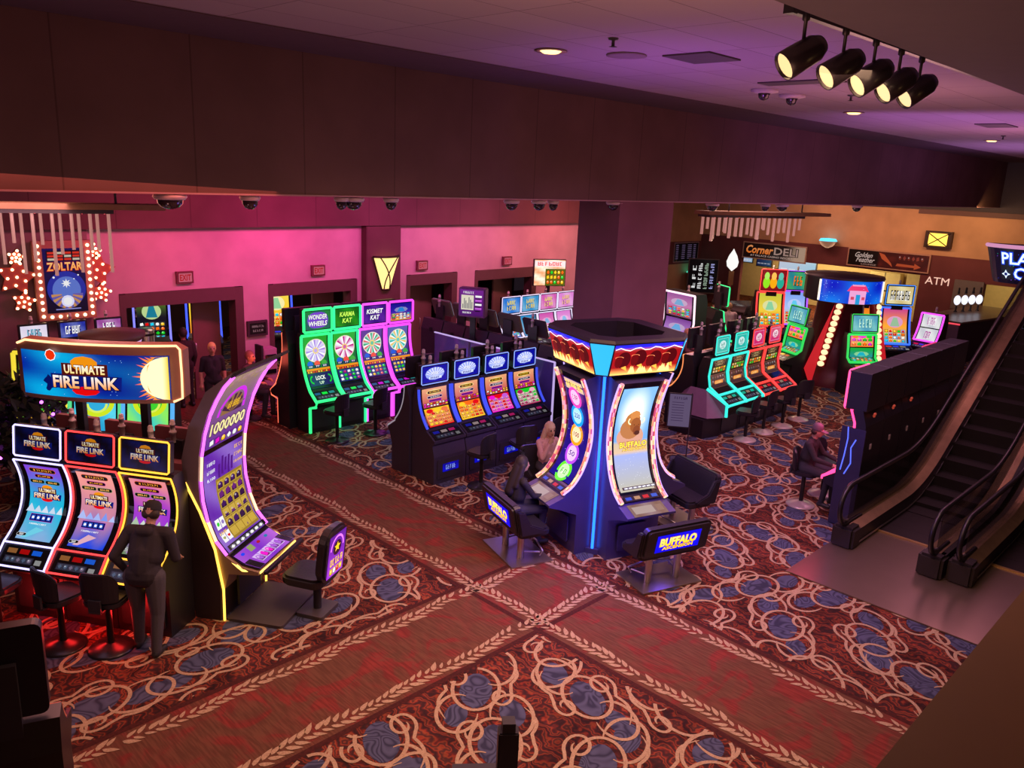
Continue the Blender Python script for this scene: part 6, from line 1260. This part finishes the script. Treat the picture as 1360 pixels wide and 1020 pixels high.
m = MB(); m.lathe([(.2, 0), (.28, .4), (.3, .42), (.01, .42)], n=16); m.build('pot', [mat('pot_brown', (.1, .06, .05), .6)], t); m = MB(); m.tube([(0, 0, .4), (.03, .02, 1.0), (0, 0, 1.6)], [.04, .03, .015], 6); m.build('trunk', [WOOD], t)
m = MB()
for k in range(900):
    a, b = R.random()*2*pi, R.random(); rr = .55*sqrt(R.random())*(1-.3*abs(b-.4)); c = Vector((rr*cos(a), rr*sin(a), .75+1.35*b)); d = Vector((R.random()-.5, R.random()-.5, R.random()-.6)).normalized(); e = d.cross(Vector((R.random()-.5, R.random(), R.random()))).normalized(); l = .10+.05*R.random()
    m.add([c-d*l, c+e*l*.35, c+d*l, c-e*l*.35], [(0, 1, 2, 3)])
m.build('foliage', [mat('dark_leaf', (.03, .045, .03), .5, var=.6)], t); m = MB()
for k in range(26): a = R.random()*6.28; m.ell((.48*cos(a), .48*sin(a), .8+1.2*R.random()), (.025, .025, .025), 6)
m.build('fairy_lights', [mat('fairy_purple', (.6, .1, .9), em=(.65, .1, 1), st=5)], t)
# people by the doors
person('standing woman with short blond hair in black sleeveless top by the left doorway', (7.35, 15.9, 0), facing(-.3, -.95), 'stand', top=(.02, .015, .03), legs=(.02, .02, .025), hair='short', haircol=(.8, .6, .2), arms='down', vox=.014, sleeve=False, scale=.98)
person('standing person in dark clothes with back turned in the left doorway', (7.35, 17.25, 0), facing(-.15, 1), 'stand', top=(.03, .015, .015), legs=(.02, .015, .015), hair='short', arms='down', vox=.015, skin=(.3, .13, .09), scale=1.03)
person('seated man in dark shirt lit red beside the orange edged wheel machine', (8.0, 15.58, 0), facing(.6, -.8), 'sit', top=(.06, .03, .05), legs=(.03, .03, .05), hair='short', haircol=(.25, .1, .08), arms='fwd', vox=.014, seat=.6, build=1.1)
dup(stool0, (8.0, 15.58, 0), facing(.6, -.8), 'black stool under the seated man lit red by the doors', 'stools at the wheel machines')
t = thing('ticket_kiosk', 'slim pink lit ticket kiosk on the wall between the first two doorways', 'kiosk', (9.06, 16.75, 0), 0); m = MB(); m.box((0, 0, .62), (.34, .3, 1.24)); m.build('body', [mat('kiosk_pink', (.5, .25, .4), .4)], t, bevel=.02); m = MB(); m.box((0, -.16, 1.0), (.26, .02, .2)); m.box((0, -.16, .7), (.26, .02, .1)); m.build('screen', [GLASSY], t); m = MB(); m.box((-.19, .02, .66), (.05, .3, 1.3)); m.build('side_post', [DARK], t)
p = Pic(.4, .26); p.grad(lambda u, v: (.03, .02, .03), 1, 1); p.text('~~~~~~~', .2, .18, .3, .05, (.6, .4, .45)); p.text('~~~~~', .2, .08, .26, .05, (.6, .4, .45))
wall_board('wall_plaque', 'small dark plaque with two lines of text on the pink wall above the ticket kiosk', 'sign', (9.05, YW-.07, 1.62), 0, .5, .36, p, (.04, .02, .03), .6)
# room behind the doors
for i, (x, y, l, lc) in enumerate(((8.0, 20.6, 'dim machine with green upper screen seen through the left doorway', (.2, .2, .9)), (9.25, 20.4, 'bright yellow machine with blue edges seen through the left doorway', (.05, .1, 1)), (11.3, 20.3, 'yellow and white machine with blue edge seen through the second doorway', (.05, .1, .9)), (16.2, 20.9, 'bright machine seen through the third doorway', (.9, .2, .6)))):
    slot('slot_machine', l, (x, y, 0), facing(-.35, -.93), dict(w=.85, led=lc, lr=.03, lst=2.5, curve=arc((-.2, .85), (.05, 2.1), .05, 8), zb=2.15, screens=[(.0, .97, (lambda w, h: pic_scene(w, h, (.9, .8, .3), (.95, .75, .15), (.85, .3, .1), 15)) if i else (lambda w, h: pic_scene(w, h, (.4, .6, .1), (.05, .05, .1), (.02, .02, .03), 15)))], top=None, candle=False), 'machines behind the doors')
t = thing('steel_bin', 'tall round brushed steel bin inside the left doorway', 'bin', (7.2, 19.0, 0), 0); m = MB(); m.lathe([(.2, 0), (.2, 1.45), (.17, 1.5), (.01, 1.5)], n=20); m.build('drum', [CHROME], t); m = MB(); m.lathe([(.205, .05), (.205, .1)], n=20); m.lathe([(.205, 1.35), (.205, 1.4)], n=20); m.build('band', [DARK], t)
# ------------------------------------------------------------------ ceiling fittings
for i, x in enumerate((3.67, 4.58, 5.8, 5.98, 6.56, 8.79, 9.39, 9.72, 11.29, 14.42, 16.57, 17.33, 21.4)):
    t = thing('dome_camera', 'smoked dome camera under the brown beam, %s' % ['first from the left', 'second from the left', 'small one of the close pair', 'bigger one of that close pair', 'alone right of the close pair', 'above the centre bank', 'above the partition', 'right of the one above the partition', 'touching the pillar', 'above the turquoise bank', 'left of the chandelier middle', 'right of the chandelier middle', 'far right under the beam'][i], 'security camera', (x, YB+.15, ZB-.03), 0, 'dome cameras under the beam'); s = [1.25, .85, .7, 1, .75, .9, .9, .7, 1.1, 1, .8, 1.1, 1][i]
    m = MB(); m.lathe([(.13*s, .0), (.14*s, -.02), (.12*s, -.05), (.01, -.05)], n=18); m.build('mount', [mat('white_mount', (.6, .45, .5), .4)], t); m = MB(); m.lathe([(.105*s, -.045), (.1*s, -.09), (.07*s, -.13), (.03*s, -.148), (.005, -.15)], n=18); m.build('dome', [mat('smoked_dome', (.03, .02, .03), .05, spec=.9)], t)
dl = mat('downlight_warm', (1, .7, .3), em=(1, .62, .2), st=3)
for i, (x, y) in enumerate(((6.5, 6.0), (13.83, 5.93), (21.18, 5.84))):
    t = thing('recessed_downlight', 'glowing yellow recessed ceiling light, %s' % ['largest, at the top middle', 'in the middle of the row to the right', 'farthest and smallest at the right'][i], 'ceiling light', (x, y, ZC), 0, 'recessed ceiling lights'); m = MB(); m.lathe([(.14, 0), (.17, -.012), (.115, -.014), (.11, .0)], n=24); m.build('trim_ring', [mat('ring_tan', (.4, .25, .2), .5)], t); m = MB(); m.lathe([(.11, -.01), (.08, -.03), (.01, -.035)], n=20); m.build('lens', [dl], t)
for i, (x, y, w, d) in enumerate(((7.58, 4.9, .6, .55), (9.8, 4.9, .3, 1.0), (16.8, 4.6, .8, .5), (22.5, 4.7, .8, .5))):
    m = MB(); m.box((0, 0, -.008), (w, d, .016)); o_ = m.build('air_grille', [mat('vent_dark', (.07, .05, .06), .7)], None, loc=(x, y, ZC)); tag(o_, 'dark %s air grille in the ceiling %s' % (['square', 'narrow', 'wide', 'wide'][i], ['near the round speaker', 'near the five track spotlights', 'right of the middle downlight', 'by the farthest downlight'][i]), 'vent')
t = thing('ceiling_speaker', 'round flush ceiling speaker left of the square air grille', 'speaker', (7.1, 5.49, ZC), 0); m = MB(); m.lathe([(.2, 0), (.21, -.015), (.17, -.02), (.01, -.02)], n=24); m.build('grille', [mat('spk_grey', (.22, .16, .18), .7)], t)
for i, (x, y) in enumerate(((10.4, 5.7), (11.11, 5.66))):
    t = thing('ceiling_camera', 'pale round ceiling camera, %s of a pair left of the middle downlight' % ['left', 'right'][i], 'security camera', (x, y, ZC), 0); m = MB(); m.lathe([(.17, 0), (.18, -.03), (.09, -.05), (.01, -.05)], n=18); m.build('mount', [mat('white_mount2', (.55, .45, .5), .4)], t); m = MB(); m.lathe([(.08, -.05), (.07, -.1), (.04, -.13), (.005, -.14)], n=16); m.build('dome', [mat('smoked_dome', (.03, .02, .03), .05, spec=.9)], t)
for i, (x, y) in enumerate(((6.24, 4.99), (11.36, 4.94), (19.6, 5.2))):
    t = thing('sprinkler_head', 'small dark sprinkler head in the ceiling, %s' % ['near the round speaker', 'near the ceiling camera pair', 'by the farthest downlight'][i], 'sprinkler', (x, y, ZC), 0); m = MB(); m.lathe([(.05, 0), (.045, -.015), (.015, -.02), (.015, -.07), (.04, -.075), (.01, -.08)], n=12); m.build('head', [DARK], t)
t = thing('spotlight_track', 'black ceiling track carrying five spotlights at the upper right', 'light track', (7.2, 2.72, 6.43), -.02); m = MB(); m.box((0, 0, 0), (3.9, .05, .05)); m.build('rail', [BLACK], t); m = MB(); m.box((-1.95, 0, 0), (.06, .07, .07)); m.build('end_cap', [BLACK], t)
for x in (-1.6, 0, 1.6):
    m = MB(); m.tube([(x, 0, .02), (x, 0, .13)], .012, 6); m.build('mount', [BLACK], t)
for i, x in enumerate((5.36, 5.98, 6.52, 7.03, 7.49)):
    t = thing('track_spotlight', 'black bullet spotlight with warm lens on the ceiling track, %s' % ['nearest and leftmost', 'second from left', 'middle of five', 'fourth from left', 'rightmost'][i], 'spotlight', (x, 2.70, 6.41), -.6, 'track spotlights')
    m = MB(); m.lathe([(.025, 0), (.025, -.04), (.012, -.05), (.012, -.18)], n=10); m.build('stem', [BLACK], t)
    R = Matrix.Translation((0, 0, -.26)) @ Matrix.Rotation(radians(58), 4, 'Y'); m = MB(); m.M = R; m.lathe([(.01, .17), (.06, .16), (.09, .10), (.095, 0), (.098, -.14), (.09, -.14), (.085, -.10)], n=20); m.build('barrel', [mat('spot_black', (.02, .015, .02), .3)], t)
    m = MB(); m.M = R; m.lathe([(.086, -.12), (.05, -.126), (.005, -.128)], n=20); m.build('lens', [mat('spot_lens', (1, .8, .5), em=(1, .68, .3), st=1.1)], t)
# ------------------------------------------------------------------ near objects at the bottom edge
slot('slot_machine', 'black slot machine seen from behind at the lower left corner', (1.20, 6.36, 0), facing(.35, .94), dict(w=.72, back=.3, led=(.6, .1, .05), lst=1, top=dict(h=.75, y=.15, z=1.62, w=.6, d=.1, r=.06, pic=pic_fire_top), zb=1.2, curve=arc((-.2, .9), (.0, 1.15), .02, 6), screens=[(.05, .95, lambda w, h: pic_oval(w, h))], candle=False, body=mat('near_black', (.02, .012, .010), .4)))
t = thing('black_post_stand', 'black post top with small bracket at the bottom edge of the photo', 'post', (3.93, 3.7, 0), -.7); m = MB(); m.box((0, 0, .58), (.16, .12, 1.16)); m.build('post', [BLACK], t, bevel=.01); m = MB(); m.box((.0, .0, 1.2), (.1, .1, .08)); m.build('bracket', [DARK], t); m = MB(); m.box((-.24, .06, .70), (.36, .22, .03)); m.build('side_shelf', [DARK], t)

# ------------------------------------------------------------------ light
W_ = bpy.data.worlds.new('world'); S.world = W_; W_.use_nodes = True; W_.node_tree.nodes['Background'].inputs[0].default_value = (.5, .3, .45, 1); W_.node_tree.nodes['Background'].inputs[1].default_value = .02
def lamp(kind, loc, col, e, size=1.0, to=None, size_y=None, spread=None, rad=.15):
    l = bpy.data.lights.new('lamp_'+kind.lower(), kind); l.color = col; l.energy = e
    if kind == 'AREA':
        l.size = size; l.shape = 'RECTANGLE' if size_y else 'SQUARE'
        if size_y: l.size_y = size_y
        if spread: l.spread = radians(spread)
    else: l.shadow_soft_size = rad
    if kind == 'SPOT': l.spot_size = radians(spread or 90); l.spot_blend = .8
    o_ = bpy.data.objects.new('lamp_'+kind.lower(), l); COL.objects.link(o_); o_.location = loc
    if to is not None: o_.rotation_euler = (Vector(to)-Vector(loc)).to_track_quat('-Z', 'Y').to_euler()
    return o_
L = lamp
# pink wash on the back wall
for x, c, e in ((6.5, (1, .13, .27), 40), (9.5, (1, .08, .38), 62), (12.5, (1, .16, .55), 42), (15.5, (1, .24, .48), 46), (18.8, (1, .25, .26), 54)): L('AREA', (x, 14.6, 4.7), c, e, 1.6, (x, 17.2, 3.0), .4, 140)
L('AREA', (3.6, 14.5, 4.8), (1, .45, .5), 25, 1.5, (3.8, 17, 2.5))
# general pools
L('AREA', (6.2, 5.2, 6.4), (1, .52, .36), 150, 4, (6.2, 5.9, 0), 3, 110)
L('AREA', (3.5, 9.5, 4.9), (1, .22, .16), 70, 3, (3.3, 8.6, 0))
L('AREA', (9.8, 5.5, 6.4), (.75, .3, .9), 80, 3, (9.8, 6, 0), None, 110)
L('AREA', (9.5, 12.2, 4.9), (.75, .3, .9), 90, 3, (9.0, 11.5, 0))
L('AREA', (15, 5.6, 6.3), (.85, .38, .62), 120, 4, (15, 7.2, 0), 3, 115)
L('AREA', (21, 13, 4.9), (1, .5, .4), 120, 4, (21, 13, 0))
L('AREA', (12, 2.8, 6.0), (1, .62, .35), 38, 2, (12.2, 2.8, 0)); L('AREA', (33.2, 15, 2.2), (1, .65, .4), 40, 2, (25, 13.5, 1.0)); L('POINT', (7.95, 6.95, 1.45), (1, .6, .7), 5, rad=.15)  # unseen lamps added for the escalator, deli visitors and seated woman
L('AREA', (5.5, 3.2, 6.1), (1, .6, .36), 70, 2, (6.5, 4, 0))
# deli wall warm light, plus unseen lamps added for the people nearby
for y, c, e in ((15, (1, .48, .3), 38), (12, (1, .5, .28), 42), (9, (1, .55, .22), 45)): L('AREA', (30.8, y, 4.8), c, e, 2, (33.6, y, 3.4), .5, 150)
L('AREA', (35.0, 16.0, 3.15), (1, .75, .35), 420, 3, (36.8, 16, 1)); L('POINT', (23.8, 12.6, 3.2), (1, .6, .4), 90, rad=.4); L('POINT', (18.3, 11.2, 2.6), (.9, .35, .4), 40, rad=.3); L('AREA', (35.5, 8, 3.1), (1, .8, .35), 90, 3, (36.8, 8, 1))
# purple uplight on the ceiling
L('SPOT', (7.5, 5.2, 4.2), (.5, .12, .9), 130, to=(8.2, 5.0, 6.56), spread=130, rad=.5)
L('AREA', (16, 4.5, 5.0), (.55, .18, .8), 60, 4, (17, 4.8, 6.6)); L('AREA', (24, 5, 5.0), (.6, .25, .8), 70, 4, (24, 5, 6.6))
# unseen lamps added to brighten the long beam's face and the balcony ledge
L('POINT', (4.0, 3.0, 4.6), (1, .45, .32), 105, rad=1.0); L('POINT', (11, 4.2, 5.0), (1, .38, .42), 85, rad=1); L('POINT', (18, 4.2, 5.0), (.95, .33, .45), 95, rad=1); L('POINT', (6.5, -.6, 4.9), (1, .55, .2), 14, rad=.3); L('POINT', (27, 4, 5), (.9, .3, .5), 45, rad=1)
# glow from the machines, plus unseen lamps added for dark spots
L('POINT', (8.25, 5.85, 1.5), (.07, .05, 1), 42, rad=.15); L('POINT', (7.75, 6.5, 1.1), (.12, .07, 1), 14, rad=.2); L('POINT', (8.9, 5.55, .45), (.12, .06, 1), 8, rad=.2); L('POINT', (7.6, 7.0, 2.1), (1, .6, .7), 9, rad=.3); L('POINT', (9.0, 13.3, 1.4), (.05, 1, .3), 16, rad=.3); L('POINT', (10.6, 13.4, 1.3), (.9, .1, .9), 9, rad=.3)
L('POINT', (10.2, 9.5, 1.2), (.25, .12, 1), 16, rad=.4); L('AREA', (11.55, 12.5, 1.3), (.12, .06, 1), 12, .4, (11.9, 12.5, 1.0)); L('POINT', (11.3, 11.6, 1.0), (.4, .1, .9), 8, rad=.3)
for u in (-7.0, -6.3, -5.7): q = pod(u, -7.1, .35); L('POINT', q, (1, .02, .02), 7, rad=.1)
L('POINT', pod(-6.3, -6.6, 1.6), (.75, .5, .8), 7, rad=.4); L('POINT', (4.9, 8.1, 1.3), (.9, .5, .5), 10, rad=.4)
L('POINT', (17.0, 8.0, 1.3), (.6, .35, .3), 12, rad=.4); L('POINT', (12.95, 5.35, 1.5), (1, .08, .25), 10, rad=.2); L('POINT', (21.3, 7.6, 1.8), (.6, .9, .5), 20, rad=.5); L('POINT', (8.0, 15.1, 1.4), (1, .12, .08), 9, rad=.2)
L('AREA', (9.5, 19.5, 3.2), (1, .6, .5), 60, 3, (9.5, 20, 0)); L('POINT', (2.0, 7.4, 2.2), (1, .45, .42), 22, rad=.4); L('AREA', (3.6, 10.6, 3.4), (1, .5, .5), 14, 1, (3.7, 10.6, 0)); L('POINT', (4.0, 13.2, 4.0), (1, .45, .3), 10, rad=.4); L('POINT', (20, 9.8, 4.0), (1, .4, .3), 14, rad=.4)  # added for the standing man, the machine backs and the chandeliers
S.view_settings.view_transform = 'Standard'; S.view_settings.look = 'None'; S.view_settings.exposure = 0.12
S.cycles.sample_clamp_indirect = 4.0; S.cycles.max_bounces = 6; S.cycles.diffuse_bounces = 3; S.cycles.glossy_bounces = 3; S.cycles.use_denoising = True
